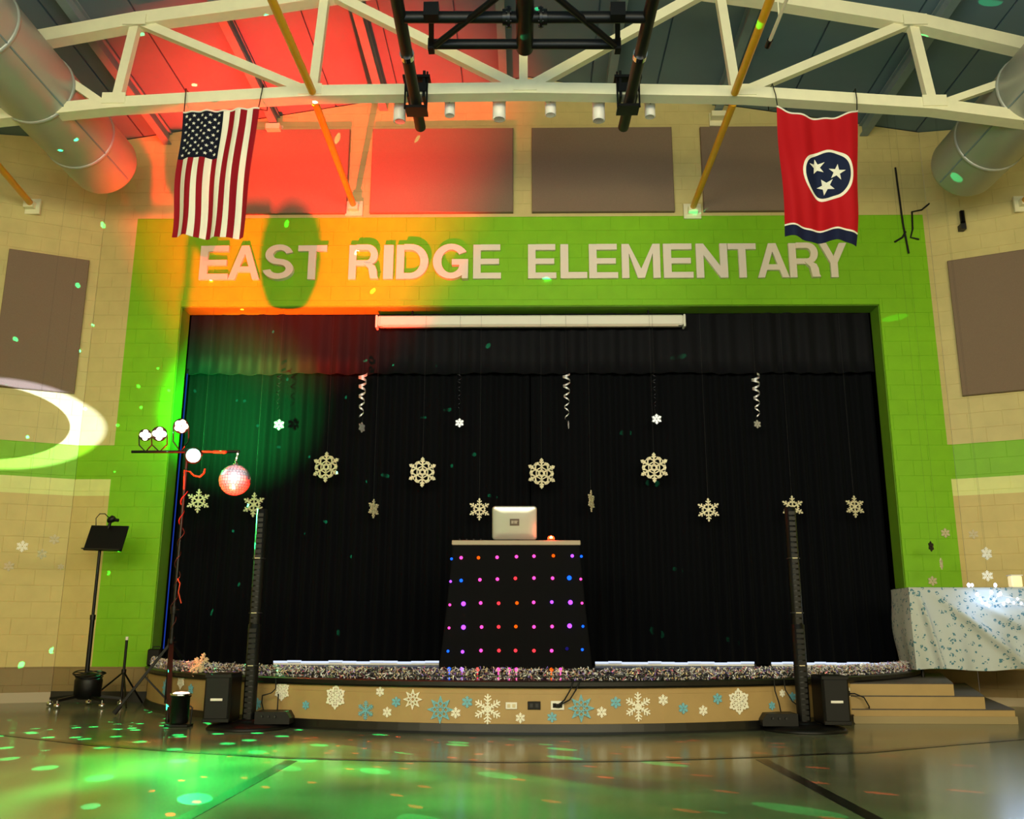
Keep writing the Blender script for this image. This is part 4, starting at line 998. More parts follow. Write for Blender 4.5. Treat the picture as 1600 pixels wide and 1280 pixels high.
for i, (x, y, c) in enumerate(((172, 1160, 'B'), (254, 1168, 'V'), (355, 1166, 'R'), (490, 1163, 'P'), (560, 1167, 'P'), (607, 1160, 'P'), (833, 1160, 'O'), (892, 1148, 'P'))):
    q = onarc(660 + x/4.13, 770 + y/4.13, ARC_R - .12); q.z = max(q.z, ZS + .09)
    b = MB(); b.lathe([(.001, .018), (.014, .012), (.018, 0)], q, 10, Matrix.Rotation(radians(90), 3, 'X')); b.bar(q + VY*.01, Vector((q.x, q.y + .03, ZS + .0)), .006, n=6)
    tag(b.build('edge_light', LM[c], loc=q), ['blue edge light at the left foot of the lit table', 'violet edge light in the tinsel under the second light column', 'red edge light in the tinsel under the lit table', 'pink edge light in the tinsel left of the table middle', 'small pink edge light in the tinsel near the table middle', 'pink edge light in the tinsel below the table middle', 'orange edge light in the tinsel right of the table middle', 'pink edge light in the tinsel at the right foot of the table'][i], 'light', 'edge lights in the tinsel')
# laptop
A0, A1 = at(769, 836, YTB+.28), at(839, 836, YTB+.28); zt_ = at(804, 791, YTB+.22).z; xc, wl_, zb_ = (A0.x+A1.x)/2, A1.x-A0.x, ztt
lp = thing('laptop', 'open silver laptop seen from behind on the lit table', 'laptop', (xc, YTB+.35, ztt))
b = MB(); b.box((xc, YTB+.42, ztt+.014), (wl_, .30, .022), bev=.006); b.build('keyboard_base', M['black'], lp)
hz = zt_ - (ztt + .025); R = Matrix.Rotation(radians(10), 3, 'X'); cz = ztt + .03 + hz/2
b = MB(); nn = 12; hw, hh = wl_/2, hz/2
def rr(hw, hh, r, n_=6):
    o = []
    for cx, cz_, a0 in ((hw-r, hh-r, 0), (-hw+r, hh-r, 90), (-hw+r, -hh+r, 180), (hw-r, -hh+r, 270)):
        o += [(cx + r*cos(radians(a0+90*i/n_)), cz_ + r*sin(radians(a0+90*i/n_))) for i in range(n_+1)]
    return o
oc = Vector((xc, YTB+.27, cz)); lay = [(1.0, .016), (1.0, 0.0), (.985, -.007), (.94, -.011), (.6, -.019)]
vs = []; outline = rr(hw, hh, .035)
for s_, dpt in lay: vs += [oc + R @ Vector((u*(s_ if s_ > .9 else s_), dpt, v*s_)) for u, v in outline]
k = len(outline); b.add(vs, [tuple(range(k))[::1]] + [((i+1) % k + j*k, i + j*k, i+(j+1)*k, (i+1) % k+(j+1)*k) for j in range(len(lay)-1) for i in range(k)] + [tuple(range((len(lay)-1)*k, len(lay)*k))[::-1]], True)
lid = b.build('lid', M['silver'], lp)
b = MB(); b.box(oc + R @ Vector((0, -.022, .01)), (wl_*.21, .006, hz*.20), R); lg = b.build('logo_plate', mat('logo_brown', (92, 80, 68), .5), lid)
b = MB()
for dx, w_ in ((-.62, .07), (-.40, .20), (.02, .10), (.28, .26)):
    b.box(oc + R @ Vector((dx*wl_*.105, -.0265, .012)), (wl_*.21*w_, .004, hz*.09), R)
b.box(oc + R @ Vector((wl_*.03, -.0265, .022)), (wl_*.1, .003, hz*.018), R); b.build('logo_mark', mat('logo_grey', (170, 165, 150), .5), lid)
# red light on the table
p = at(861, 843, YTB+.12); p.z = ztt
o = thing('red_beacon', 'small glowing red light on the lit table right of the laptop', 'light', p)
b = MB(); b.lathe([(.05, 0), (.05, .012), (.04, .02)], p, 18); b.build('beacon_base', M['black'], o)
b = MB(); b.lathe([(.038, .02), (.04, .035), (.03, .055), (.001, .066)], p, 18); b.build('beacon_lens', glow('beacon_red', (255, 60, 20), 7), o)
b = MB(); b.lathe([(.014, .03), (.016, .045), (.001, .058)], p + Vector((0, -.035, 0)), 12); b.build('beacon_core', glow('beacon_core_glow', (255, 220, 120), 9), o)
l = bpy.data.lights.new('beacon_light', 'POINT'); l.energy = 2.2; l.color = (1, .05, .02); l.shadow_soft_size = .03
lo = bpy.data.objects.new('beacon_light', l); COL.objects.link(lo); lo.location = p + Vector((0, -.12, .06))
# mixer lying on the table left
p = at(735, 842, YTB+.3); p.z = ztt; o = thing('flat_mixer', 'flat black controller lying on the lit table left of the laptop', 'mixer', p)
b = MB(); b.box(p + VZ*.012, (.34, .22, .024), bev=.006); b.build('case', M['black'], o)
for k in range(4): b = MB(); b.lathe([(.012, 0), (.010, .016)], p + Vector((-.12+.08*k, -.03, .024)), 10); b.build('knob', M['thread'], o)

# ------------------------------------------------------------------ column speakers
def column(px, side, lab_c, lab_b, top):
    Yc = 8.95; foot = at(px, 1137, Yc); foot.z = 0
    ztop = at(top[0], top[1], Yc).z
    o = thing('tower_speaker', lab_c, 'speaker', foot, 'tall column speakers')
    b = MB(); b.lathe([(.37, 0), (.375, .012), (.35, .035), (.18, .05), (.12, .06)], foot, 40); b.build('floor_base', M['black'], o)
    b = MB(); b.lathe([(.12, .058), (.11, .075), (.085, .082)], foot, 30); b.build('socket_ring', M['blackmetal'], o)
    h1 = (ztop-.08)*.44
    for z0, z1, r in ((.08, .08+h1, .060), (.08+h1, ztop, .052)):
        b = MB(); b.lathe([(r, z0), (r, z1-.004), (r*.9, z1)], foot, 24)
        b.build('column_section', M['black'], o)
        g = MB(); n_ = int((z1-z0)/.05)
        for i in range(n_): g.box(foot + Vector((0, -r, z0 + .03 + i*(z1-z0-.04)/n_)), (r*1.1, .006, .034))
        tag(g.build('speaker_grille', M['black'], o))
    for z in (at(px, 1040, Yc).z, at(px, 958, Yc).z, at(px, 873, Yc).z):
        b = MB(); b.lathe([(.062, -.005), (.064, 0), (.062, .005)], foot + VZ*z, 20); b.build('collar', M['thread'], o)
        b = MB(); b.box(foot + Vector((0, -.064, z)), (.05, .006, .008)); b.build('badge', M['beige'], o)
    sx = 1 if side > 0 else -1
    c = foot + Vector((sx*.24, -.02, .0)); q = [(-.15, .048), (.17, .048), (.17, .10), (.13, .155), (-.15, .155)]
    b = MB(); fr = lambda u, v, w_: c + Vector((sx*u, -.12 + w_*1.0, v)); b.prism(q if sx > 0 else q[::-1], fr, .26); b.build('amplifier', M['black'], o)
    for k in range(3): b = MB(); b.lathe([(.010, 0), (.009, .02)], c + Vector((-.08+.06*k, -.12, .115)), 8, Matrix.Rotation(pi/2, 3, 'X')); b.build('knob', M['thread'], o)
    # bass box
    cb = foot + Vector((-sx*.256, .0, .060)); bo = thing('bass_speaker', lab_b, 'speaker', cb, 'black bass boxes'); hb = .43
    b = MB(); b.box(cb + VZ*hb/2, (.245, .33, hb), bev=.015); b.build('cabinet', M['black'], bo)
    b = MB(); b.box(cb + Vector((0, -.171, hb/2)), (.21, .014, hb-.07), bev=.008); gr = b.build('front_grille', M['rubber'], bo)
    for z in (.02, hb-.02): b = MB(); b.box(cb + Vector((0, -.169, z)), (.245, .012, .035), bev=.004); b.build('end_trim', M['blackmetal'], bo)
    b = MB(); b.box(cb + Vector((0, -.182, hb*.47)), (.11, .008, .022), bev=.002); b.build('badge', M['white'], gr)
    return foot
fL = column(388, 1, 'tall black column speaker on a round base at the left, before the stage', 'black bass box with a white badge beside the left speaker column', (405, 796))
fR = column(1257, -1, 'tall black column speaker on a round base at the right, before the stage', 'black bass box with a white badge beside the right speaker column', (1243, 793))

# loose cables
def floorwire(pts, r, m, lab, cat='cable', name='cable'): return wire(name, pts, r, m, lab, cat)
floorwire([onarc(431, 1060, ARC_R+.06), onarc(431, 1076, ARC_R+.05), onarc(424, 1083, ARC_R+.10), onarc(410, 1087, ARC_R+.15), at(409, 1098, 9.15), at(412, 1112, 9.0)], .006, M['rubber'], 'thin black cable looping from the stage lip to the left speaker amplifier')
floorwire([onarc(435, 1085, ARC_R+.03), onarc(434, 1100, ARC_R+.10), at(433, 1117, 9.05)], .006, M['rubber'], 'short black cable rising straight from the left speaker amplifier')
floorwire([onarc(1209, 1060, ARC_R+.06), onarc(1211, 1080, ARC_R+.05), onarc(1217, 1098, ARC_R+.08), at(1220, 1112, 9.0)], .006, M['rubber'], 'thin black cable from the stage lip, left of the two at the right speaker')
floorwire([onarc(1224, 1058, ARC_R+.06), onarc(1227, 1078, ARC_R+.05), onarc(1238, 1096, ARC_R+.12), at(1246, 1102, 9.0)], .006, M['rubber'], 'thin black cable from the stage lip, right of the two at the right speaker')
p = at(1322, 1080, YF - .004); o = thing('outlet_plate', 'white outlet on the step side beside the right bass box', 'outlet', p)
b = MB(); b.box(p, (.075, .008, .11), bev=.003); b.build('cover_plate', M['white'], o)
b = MB(); b.box(p + Vector((.01, -.02, -.02)), (.035, .035, .05), bev=.006); o2 = thing('power_cable', 'black power cable drooping from the outlet beside the steps to the floor', 'cable', p + Vector((.01, -.02, -.02))); b.build('plug', M['black'], o2)
b = MB(); b.tube([p + Vector((.01, -.03, -.02)), at(1335, 1084, YF-.06), at(1350, 1090, YF-.07), at(1358, 1104, YF-.08), onz(1359, 1122, .01), onz(1350, 1127, .008), onz(1326, 1130, .008)], .007, 6); b.build('cord', M['rubber'], o2)

# ------------------------------------------------------------------ light stand with fixtures
f1, f2, f3 = onz(178, 1119), onz(336, 1106), onz(262, 1131)
cen = Vector(((f1.x+f2.x+f3.x)/3 - .0, (f1.y+f2.y+f3.y)/3, 0)); cen.x = at(268, 1000, cen.y).x
YS = cen.y; hub = at(270, 1004, YS).z; ztop = at(280, 706, YS).z
ls = thing('light_stand', 'tall black tripod light stand with a crossbar left of the stage', 'stand', cen)
b = MB(); b.bar(cen + VZ*.12, cen + VZ*(hub+.35), .022, n=12); b.build('lower_mast', M['black'], ls)
b = MB(); b.bar(cen + VZ*(hub+.3), cen + VZ*ztop, .016, n=12); b.build('upper_mast', M['blackmetal'], ls)
for z in (hub, hub+.34): b = MB(); b.lathe([(.034, -.04), (.036, 0), (.034, .04)], cen + VZ*z, 14); b.bar(cen + VZ*z, cen + Vector((.07, -.03, z)), .009, n=8); b.build('collar', M['black'], ls)
for f in (f1, f2, f3):
    g = f + VZ*.025; b = MB(); b.bar(cen + VZ*hub, g, .046, .026); b.build('leg', M['black'], ls)
    b = MB(); b.bar(g - (cen-g).normalized()*.0, g + (cen+VZ*hub-g).normalized()*.09, .026, n=10); b.build('rubber_foot', M['rubber'], ls)
    mid = g + (cen + VZ*hub - g)*.52; b = MB(); b.bar(mid, cen + VZ*(.16), .024, .016); b.build('brace', M['black'], ls)
xa, xb_ = at(206, 705, YS).x, at(374, 712, YS).x
b = MB(); b.bar((xa, YS, ztop), (xb_, YS, ztop), .016, n=12); b.lathe([(.03, -.05), (.03, .03)], cen + VZ*ztop, 12); b.build('crossbar', M['blackmetal'], ls)
# orange cord wound along the mast and hooked over the bar
o = thing('extension_cord', 'orange cord wound around the light stand mast with a loose bow', 'cord', cen + VZ*1.5)
pts = []
for i in range(121):
    f = i/120; z = 0.75 + (ztop - .45 - .75)*f; a = f*2*pi*7; pts.append(cen + Vector((.026*cos(a) + .012*sin(f*20), .026*sin(a), z)))
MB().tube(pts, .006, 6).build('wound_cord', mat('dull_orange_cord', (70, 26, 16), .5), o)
z = at(276, 905, YS).z
MB().tube([cen + Vector((.02, -.03, z)), cen + Vector((.06, -.05, z-.05)), cen + Vector((.05, -.05, z-.14)), cen + Vector((.09, -.05, z-.26))], .007, 6).build('loose_end', M['orange'], o)
MB().tube([at(297, 737, YS-.03), at(303, 743, YS-.05), at(312, 745, YS-.05), at(318, 740, YS-.03), at(320, 733, YS)], .010, 6).build('hook_loop', M['orange'], o)
MB().tube([cen + Vector((0, -.02, ztop-.43)), at(288, 735, YS-.02), at(297, 737, YS-.03)], .006, 6).build('slack', M['orange'], o)
b = MB(); b.bar(at(316, 705.5, YS-.03), at(334, 706, YS-.03), .010, n=10); b.bar(at(334, 706, YS-.03), at(353, 706.5, YS-.03), .018, n=10)
tag(b.build('orange_clamp', M['orange'], loc=at(334, 706, YS-.03)), 'orange handled clamp lying along the crossbar right of the round green light', 'clamp')
# fixtures: three clusters and one round effect light
def fixture(px, py, rpx, col, lab, aim, heads, cat='light'):
    p = at(px, py, YS - .05); D = (p-EYE).dot(_F); r = rpx/FPX*D
    o = thing('stage_light', lab, cat, p, 'lights on the stand crossbar')
    d = (Vector(aim) - p).normalized(); R = d.to_track_quat('Z', 'Y').to_matrix()
    b = MB(); b.lathe([(r*.6, -.16), (r*.95, -.13), (r, -.02), (r*1.08, 0.0), (r*.98, .012)], p, 20, R); b.build('housing', M['black'], o)
    g = glow('lens_' + str(px), col, 14)
    for k in range(heads):
        if heads == 1: q = p + R @ Vector((0, 0, .014)); rr_ = r*.9
        else: a = 2*pi*k/heads; q = p + R @ Vector((r*.52*cos(a), r*.52*sin(a), .014)); rr_ = r*.42
        b = MB(); b.lathe([(rr_, 0), (rr_*.8, rr_*.3), (.001, rr_*.45)], q, 14, R); b.build('lens', g, o)
    b = MB(); yk = Vector((p.x, YS, ztop)); b.tube([p + Vector((-r*1.1, 0, 0)), p + Vector((-r*1.1, .03, (ztop-p.z)*.6)), yk, p + Vector((r*1.1, .03, (ztop-p.z)*.6)), p + Vector((r*1.1, 0, 0))], .008, 6); b.build('yoke', M['blackmetal'], o)
    return p
cam_ = (0.6, 0, 1.2)
F1 = fixture(227, 680, 9, (255, 235, 170), 'overexposed warm stage light at the left end of the crossbar', cam_, 4)
F2 = fixture(249, 678, 11, (235, 255, 235), 'overexposed white stage light second on the crossbar', cam_, 4)
F3 = fixture(283, 666, 11, (255, 250, 190), 'overexposed stage light highest on the stand, over the mast', cam_, 5)
F4 = fixture(302, 712, 12, (120, 255, 200), 'round green-white effect light hanging right of the mast', cam_, 1)
# mirror ball
S_ = onz(281, 1127); S_.z = .30
By = (12 + 1.62*S_.y)/2.62
ball = at(367, 750, YS); ball.y = YS; rb = 24/FPX*(ball-EYE).dot(_F)
mb = thing('mirror_ball', 'glowing mirror ball hanging from the right end of the crossbar', 'ball', ball)
b = MB(); b.lathe([(.001, -rb*.985)] + [(rb*.985*cos(radians(a)), rb*.985*sin(radians(a))) for a in range(-80, 81, 10)] + [(.001, rb*.985)], ball, 24); b.build('ball_core', M['thread'], mb)
b = MB(); nr = 16
for j in range(nr):
    t0 = -pi/2 + pi*(j+.5)/nr; n_ = max(4, int(2*nr*cos(t0)))
    for i in range(n_):
        a = 2*pi*i/n_; d = Vector((cos(a)*cos(t0), sin(a)*cos(t0), sin(t0))); tx = Vector((-sin(a), cos(a), 0)); ty = d.cross(tx); hs = rb*pi/nr*.46
        c = ball + d*rb; b.add([c - tx*hs - ty*hs, c + tx*hs - ty*hs, c + tx*hs + ty*hs, c - tx*hs + ty*hs], [(0, 1, 2, 3)])
tag(b.build('mirror_tiles', M['mirror'], mb), kind='stuff')
top = ball + VZ*rb; b = MB(); b.lathe([(.03, -.004), (.03, .012), (.012, .02), (.012, .05)], top, 14); b.build('ball_cap', M['chrome'], mb)
b = MB()
for k in range(5): b.lathe([(.012, -.008), (.016, 0), (.012, .008)], top + VZ*(.05 + .024*k) + VX*.004*k, 8, Matrix.Rotation(pi/2*(k % 2), 3, 'X'))
b.bar(top + VZ*.14, Vector((top.x + .02, YS, ztop)), .010, n=8); b.build('chain', M['chrome'], mb)

# floor can light
p = onz(279, 1135.5); o = thing('floor_can_light', 'black can light with a bright rim on the floor before the light stand', 'light', p)
hc = at(281, 1086, p.y).z; r = .085
b = MB(); b.lathe([(r*.9, .03), (r, .05), (r, hc-.02), (r*1.12, hc-.015), (r*1.12, hc)], p, 24); b.build('can', M['black'], o)
b = MB(); b.lathe([(r*1.13, hc-.004), (r*1.17, hc+.012), (r*1.0, hc+.014)], p, 24); b.build('rim', M['chrome'], o)
b = MB(); b.lathe([(r*.98, hc+.010), (r*.7, hc+.024), (.001, hc+.030)], p, 24); b.build('lens', glow('can_lens', (255, 190, 160), 6), o)
b = MB(); b.box(p + VZ*.012, (.22, .16, .024), bev=.004); b.tube([p + Vector((-.11, 0, .02)), p + Vector((-.115, 0, hc*.6)), p + Vector((-.09, 0, hc*.65))], .008, 6); b.tube([p + Vector((.11, 0, .02)), p + Vector((.115, 0, hc*.6)), p + Vector((.09, 0, hc*.65))], .008, 6); b.build('yoke_base', M['blackmetal'], o)
canp = p + VZ*(hc+.05)

# ------------------------------------------------------------------ music stand, small tripod, case
Ym = 11.25; fm = at(136, 1050, Ym); fm.z = 0
ms = thing('music_stand', 'black music stand with a tilted desk and clip lamp at the left wall', 'stand', fm)
q = [at(143, 821, Ym+.06), at(201, 822, Ym+.06), at(189, 861, Ym-.06), at(130, 859, Ym-.06)]; nrm = (q[1]-q[0]).cross(q[3]-q[0]).normalized()
if nrm.y > 0: nrm = -nrm
b = MB(); b.add([v for v in q] + [v - nrm*.02 for v in q], [(3,2,1,0),(4,5,6,7)] + [(i, (i+1) % 4, 4+(i+1) % 4, 4+i) for i in range(4)]); b.build('desk', M['black'], ms)
b = MB(); b.bar(q[3] + nrm*.03, q[2] + nrm*.03, .06, .012); b.build('ledge', M['blackmetal'], ms)
zt_ = at(152, 850, Ym).z; b = MB(); b.bar(fm + VZ*.10, fm + VZ*(zt_*.55), .026, n=12); b.build('lower_pole', M['black'], ms)
b = MB(); b.bar(fm + VZ*(zt_*.53), fm + VZ*zt_, .018, n=12); b.build('upper_pole', M['black'], ms)
b = MB(); b.lathe([(.032, -.03), (.032, .03)], fm + VZ*zt_*.54, 12); b.build('collar', M['blackmetal'], ms)
b = MB(); b.lathe([(.10, .09), (.15, .12), (.155, .30), (.13, .36), (.04, .39)], fm + VX*.03, 20); b.build('weighted_hub', M['black'], ms)
for k in range(5):
    a = 2*pi*k/5 + .5; e = fm + Vector((.42*cos(a), .30*sin(a), .09)); b = MB(); b.bar(fm + VZ*.14, e, .04, .03); b.build('leg', M['black'], ms)
    b = MB(); b.lathe([(.001, -.03), (.026, -.028), (.026, .028), (.001, .03)], e - VZ*.06, 16, Matrix.Rotation(pi/2, 3, 'Y')); b.bar(e, e - VZ*.05, .012, n=8); b.build('caster', M['chrome'], ms)
b = MB(); b.tube([at(x, y, Ym) for x, y in ((150, 822), (150, 810), (156, 803), (164, 803), (170, 809))], .006, 6); b.build('lamp_neck', M['blackmetal'], ms)
c = at(174, 812, Ym); b = MB(); b.lathe([(.02, -.05), (.035, -.03), (.045, .03), (.02, .05)], c, 14, Matrix.Rotation(radians(60), 3, 'Y')); b.bar(c, at(169, 826, Ym), .018, n=8); b.bar(c, c + Vector((.09, 0, -.01)), .02, n=8); b.build('clip_lamp', M['black'], ms)
# coiled cable on the hub
b = MB()
for k in range(4): b.tube([fm + Vector((.03 + (.15+.01*k)*cos(a), (.15+.01*k)*sin(a), .33 + .02*k + .02*sin(a*2+k))) for a in [i*2*pi/18 for i in range(19)]], .006, 6)
tag(b.build('cable_coil', M['rubber'], loc=fm + VZ*.35), 'black cable coiled around the foot of the music stand', 'cable')
Yt = 11.45; ft = at(191, 1075, Yt); ft.z = 0; o = thing('short_tripod', 'short empty black tripod stand between the music stand and the light stand', 'stand', ft)
zt_, zh_ = at(190, 999, Yt).z, at(190, 1050, Yt).z
b = MB(); b.bar(ft + VZ*.08, ft + VZ*zt_, .016, n=10); b.build('mast', M['black'], o)
b = MB(); b.bar(ft + VZ*(zt_-.01), ft + VZ*(zt_+.03), .018, n=10); b.build('tip', M['white'], o)
b = MB(); b.lathe([(.028, -.03), (.028, .03)], ft + VZ*zh_, 12); b.build('collar', M['black'], o)
for e in (onz(160, 1094), onz(222, 1100), onz(197, 1108)):
    b = MB(); b.bar(ft + VZ*zh_, Vector((e.x, min(e.y, YW-.06), .012)), .011, n=8); b.build('leg', M['black'], o)
p = at(243, 1030, 11.75); p.z = ZS; 
o = thing('black_case', 'small black case standing at the left end of the stage', 'case', p)
b = MB(); b.box(p + VZ*.10, (.16, .16, .20), bev=.015); b.build('case_body', M['black'], o)
b = MB(); b.tube([p + Vector((-.05, 0, .2)), p + Vector((-.04, 0, .225)), p + Vector((.04, 0, .225)), p + Vector((.05, 0, .2))], .006, 6); b.build('handle', M['rubber'], o)
# glowing bar stands in for blue light leaking past the curtain's left edge
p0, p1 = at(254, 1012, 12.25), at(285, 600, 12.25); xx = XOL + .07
o = thing('blue_light_leak', 'thin vertical blue glow for light leaking past the left edge of the curtain', 'light', (xx, 12.27, ZS))
b = MB(); b.bar((xx, 12.27, ZS), (xx, 12.27, ZV + .02), .010, n=8); b.build('gap_leak_back', M['blackmetal'], o)
b = MB(); b.bar((xx, 12.258, ZS + .05), (xx, 12.258, ZV - .02), .008, n=8); b.build('gap_leak_glow', glow('blue_line', (46, 90, 235), .35), o)

# ------------------------------------------------------------------ covered table at right with string lights
def cloth_mat():
    m, t, b = nt('snowflake_print_cloth'); N = t.nodes; L = t.links
    tc = N.new('ShaderNodeTexCoord'); vo = N.new('ShaderNodeTexVoronoi'); vo.inputs['Scale'].default_value = 15; L.new(tc.outputs['Object'], vo.inputs['Vector'])
    vo2 = N.new('ShaderNodeTexVoronoi'); vo2.inputs['Scale'].default_value = 46; L.new(tc.outputs['Object'], vo2.inputs['Vector'])
    lt = N.new('ShaderNodeMath'); lt.operation = 'LESS_THAN'; lt.inputs[1].default_value = .36; L.new(vo.outputs['Distance'], lt.inputs[0])
    l2 = N.new('ShaderNodeMath'); l2.operation = 'LESS_THAN'; l2.inputs[1].default_value = .52; L.new(vo2.outputs['Distance'], l2.inputs[0])
    mu = N.new('ShaderNodeMath'); mu.operation = 'MULTIPLY'; L.new(lt.outputs[0], mu.inputs[0]); L.new(l2.outputs[0], mu.inputs[1])
    mx = N.new('ShaderNodeMix'); mx.data_type = 'RGBA'; L.new(mu.outputs[0], mx.inputs[0]); mx.inputs[6].default_value = lin((196, 202, 198)) + (1,); mx.inputs[7].default_value = lin((84, 130, 146)) + (1,)
    L.new(mx.outputs[2], b.inputs['Base Color']); b.inputs['Roughness'].default_value = .8; b.inputs['Specular IOR Level'].default_value = .2
    return m
YC0 = 10.75
tl_, hem_ = at(1419, 918, YC0), at(1419, 1046, YC0 - .05)
ztab = tl_.z; xl0 = tl_.x; xr0 = at(1650, 930, YC0).x; zhem = ZS + .02
tt_ = thing('covered_table', 'table under a pale cloth printed with blue snowflakes at the right of the stage', 'table', ((xl0+xr0)/2, 11.2, .385))
b = MB(); b.box(((xl0+xr0)/2+.11, 11.10, ztab-.03), (xr0-xl0-.26, .66, .04)); b.build('table_top', M['tabletop'], tt_)
for x, y, zb__ in ((xl0+.12, YC0+.12, .385), (xl0+.28, 11.36, .385), (xr0-.1, YC0+.12, 0), (xr0-.1, 11.36, 0)):
    b = MB(); b.bar((x, y, zb__), (x, y, ztab-.05), .02, n=10); b.build('leg', M['blackmetal'], tt_)
def fold(u, f):   # front drape
    # diagonal swags falling from the left corner
    s_ = .050*math.exp(-((u-.05-.10*f)/.018)**2) + .045*math.exp(-((u-.13-.62*f)/.05)**2) + .03*math.exp(-((u-.30-.9*f)/.06)**2) + .03*math.exp(-((u-.62-.5*f)/.05)**2)
    return 1.9*s_*min(1, f*2.5) + .022*sin(u*23 + f*2)*f + .012*sin(u*41 - f*5)*f
nu, nv = 110, 26; vs = []; fs = []
b = MB(); vs = []
nt_ = 6
for j in range(-nt_, nv+1):
    for i in range(nu+1):
        u = i/nu
        if j < 0: vs.append(Vector((xl0 + .07*(-j/nt_)*(1-u) + (xr0-xl0)*u, YC0 + .70*(-j/nt_), ztab + .004 + .004*sin(u*17+j))))
        else:
            f = j/nv; hx = hem_.x + .0
            x = xl0 + (xr0-xl0)*u + .02*f*(1-u) ; z = ztab*(1-f) + zhem*f
            if u < .12: x += -.05*f*(1-u/.12)
            vs.append(Vector((x, YC0 - .01 - .05*f - fold(u, f), z + (.012*sin(u*11) if j == nv else 0))))
W = nu+1
b.add(vs, [(j*W+i, (j+1)*W+i, (j+1)*W+i+1, j*W+i+1) for j in range(nv+nt_) for i in range(nu)], True)
# left side drape, flaring out towards the stage
vs = []
for j in range(nv+1):
    f = j/nv
    for i in range(13):
        s_ = i/12; p = Vector((xl0 - .03*f, YC0 - .01 - .05*f - fold(0, f), ztab*(1-f) + zhem*f)); q = Vector((xl0 + .07 - .04*sin(f*pi)**2 + .03*f, YC0 + .70, ztab*(1-f) + zhem*f))
        v = p*(1-s_) + q*s_; v.x -= .03*sin(s_*pi*3)*f*.5 + .05*sin(pi*f)*s_*(1-s_)*2; vs.append(v)
b.add(vs, [(j*13+i, j*13+i+1, (j+1)*13+i+1, (j+1)*13+i) for j in range(nv) for i in range(12)], True)
cl_ = tag(b.build('tablecloth', cloth_mat(), loc=Vector((xl0, YC0, ztab))), 'pale tablecloth with a blue snowflake print draped over the right table', 'tablecloth')
# string lights
sl = thing('string_lights', 'tangle of bright blue-white string lights on the covered table', 'lights', at(1560, 932, YC0+.05))
rnd = random.Random(5); gb = glow('cold_white_bulb', (190, 215, 255), 14)
bp_ = [(1514, 918), (1520, 924), (1527, 929), (1532, 936), (1541, 944), (1549, 926), (1556, 922), (1563, 928), (1553, 938), (1535, 942), (1545, 947), (1575, 939), (1584, 942), (1590, 936), (1596, 943), (1568, 944), (1603, 946), (1618, 940), (1560, 930)]
path = []
for (x, y) in bp_:
    yy = YC0 - .15 if y > 925 else YC0 + .10; q = at(x, y, yy)
    if yy > YC0: q.z = max(q.z, ztab + .03)
    path.append(q); r_ = rnd.choice((.012, .015, .018))
    bb = MB(); bb.lathe([(.001, -r_*1.3), (r_*.8, -r_*.7), (r_, 0), (r_*.7, r_), (.001, r_*1.4)], q, 10); bb.build('bulb', gb, sl)
MB().tube(path, .004, 6).build('wire', M['white'], sl)
l = bpy.data.lights.new('string_glow', 'POINT'); l.energy = 3.2; l.color = (.40, .58, 1.0); l.shadow_soft_size = .15
lo = bpy.data.objects.new('string_glow', l); COL.objects.link(lo); lo.location = at(1560, 920, YC0 - .34)
p = at(1589, 931, YC0+.2); p.z = ztab + .008; o = thing('lantern', 'small square cream lantern on the covered table by the string lights', 'lantern', p)
b = MB(); b.box(p + VZ*.07, (.125, .10, .125), bev=.012); b.build('lantern_body', mat('lantern_cream', (250, 236, 196), .5, emis=(255, 230, 170), es=.5), o)
b = MB(); b.box(p + VZ*.138, (.135, .11, .012)); b.build('lid', M['white'], o); b = MB(); b.box(p + VZ*.003, (.135, .11, .012)); b.build('foot', M['white'], o)

# ------------------------------------------------------------------ show lights (most from fixtures above, a few added)
def spot(name, loc, target, power, col, deg, blend=.3, size=.03, nodes=None, roll=0.0):
    l = bpy.data.lights.new(name, 'SPOT'); l.energy = power; l.color = col; l.spot_size = radians(deg); l.spot_blend = blend; l.shadow_soft_size = size
    o = bpy.data.objects.new(name, l); COL.objects.link(o); o.location = loc
    q = (Vector(target) - Vector(loc)).to_track_quat('-Z', 'Y'); o.rotation_euler = (q.to_matrix() @ Matrix.Rotation(radians(roll), 3, 'Z')).to_euler()
    if nodes: nodes(l)
    return o
def lnodes(l, build):
    l.use_nodes = True; t = l.node_tree; e = t.nodes['Emission']; tc = t.nodes.new('ShaderNodeTexCoord')
    t.links.new(build(t, tc.outputs['Normal']), e.inputs['Strength'])
def mk(t, op, *a):
    n = t.nodes.new('ShaderNodeMath'); n.operation = op
    for i, q in enumerate(a):
        if hasattr(q, 'node'): t.links.new(q, n.inputs[i])
        else: n.inputs[i].default_value = q
    return n.outputs[0]
def dots(scale, thr, seed):
    def f(t, nrm):
        mp = t.nodes.new('ShaderNodeMapping'); mp.inputs['Location'].default_value = (seed, seed*1.7, 0); t.links.new(nrm, mp.inputs[0])
        v = t.nodes.new('ShaderNodeTexVoronoi'); v.inputs['Scale'].default_value = scale; t.links.new(mp.outputs[0], v.inputs['Vector'])
        return mk(t, 'LESS_THAN', v.outputs['Distance'], thr)
    return lambda l: lnodes(l, f)
def uvz(t, nrm):
    s = t.nodes.new('ShaderNodeSeparateXYZ'); t.links.new(nrm, s.inputs[0])
    z = mk(t, 'ABSOLUTE', s.outputs[2]); return mk(t, 'DIVIDE', s.outputs[0], z), mk(t, 'DIVIDE', s.outputs[1], z)
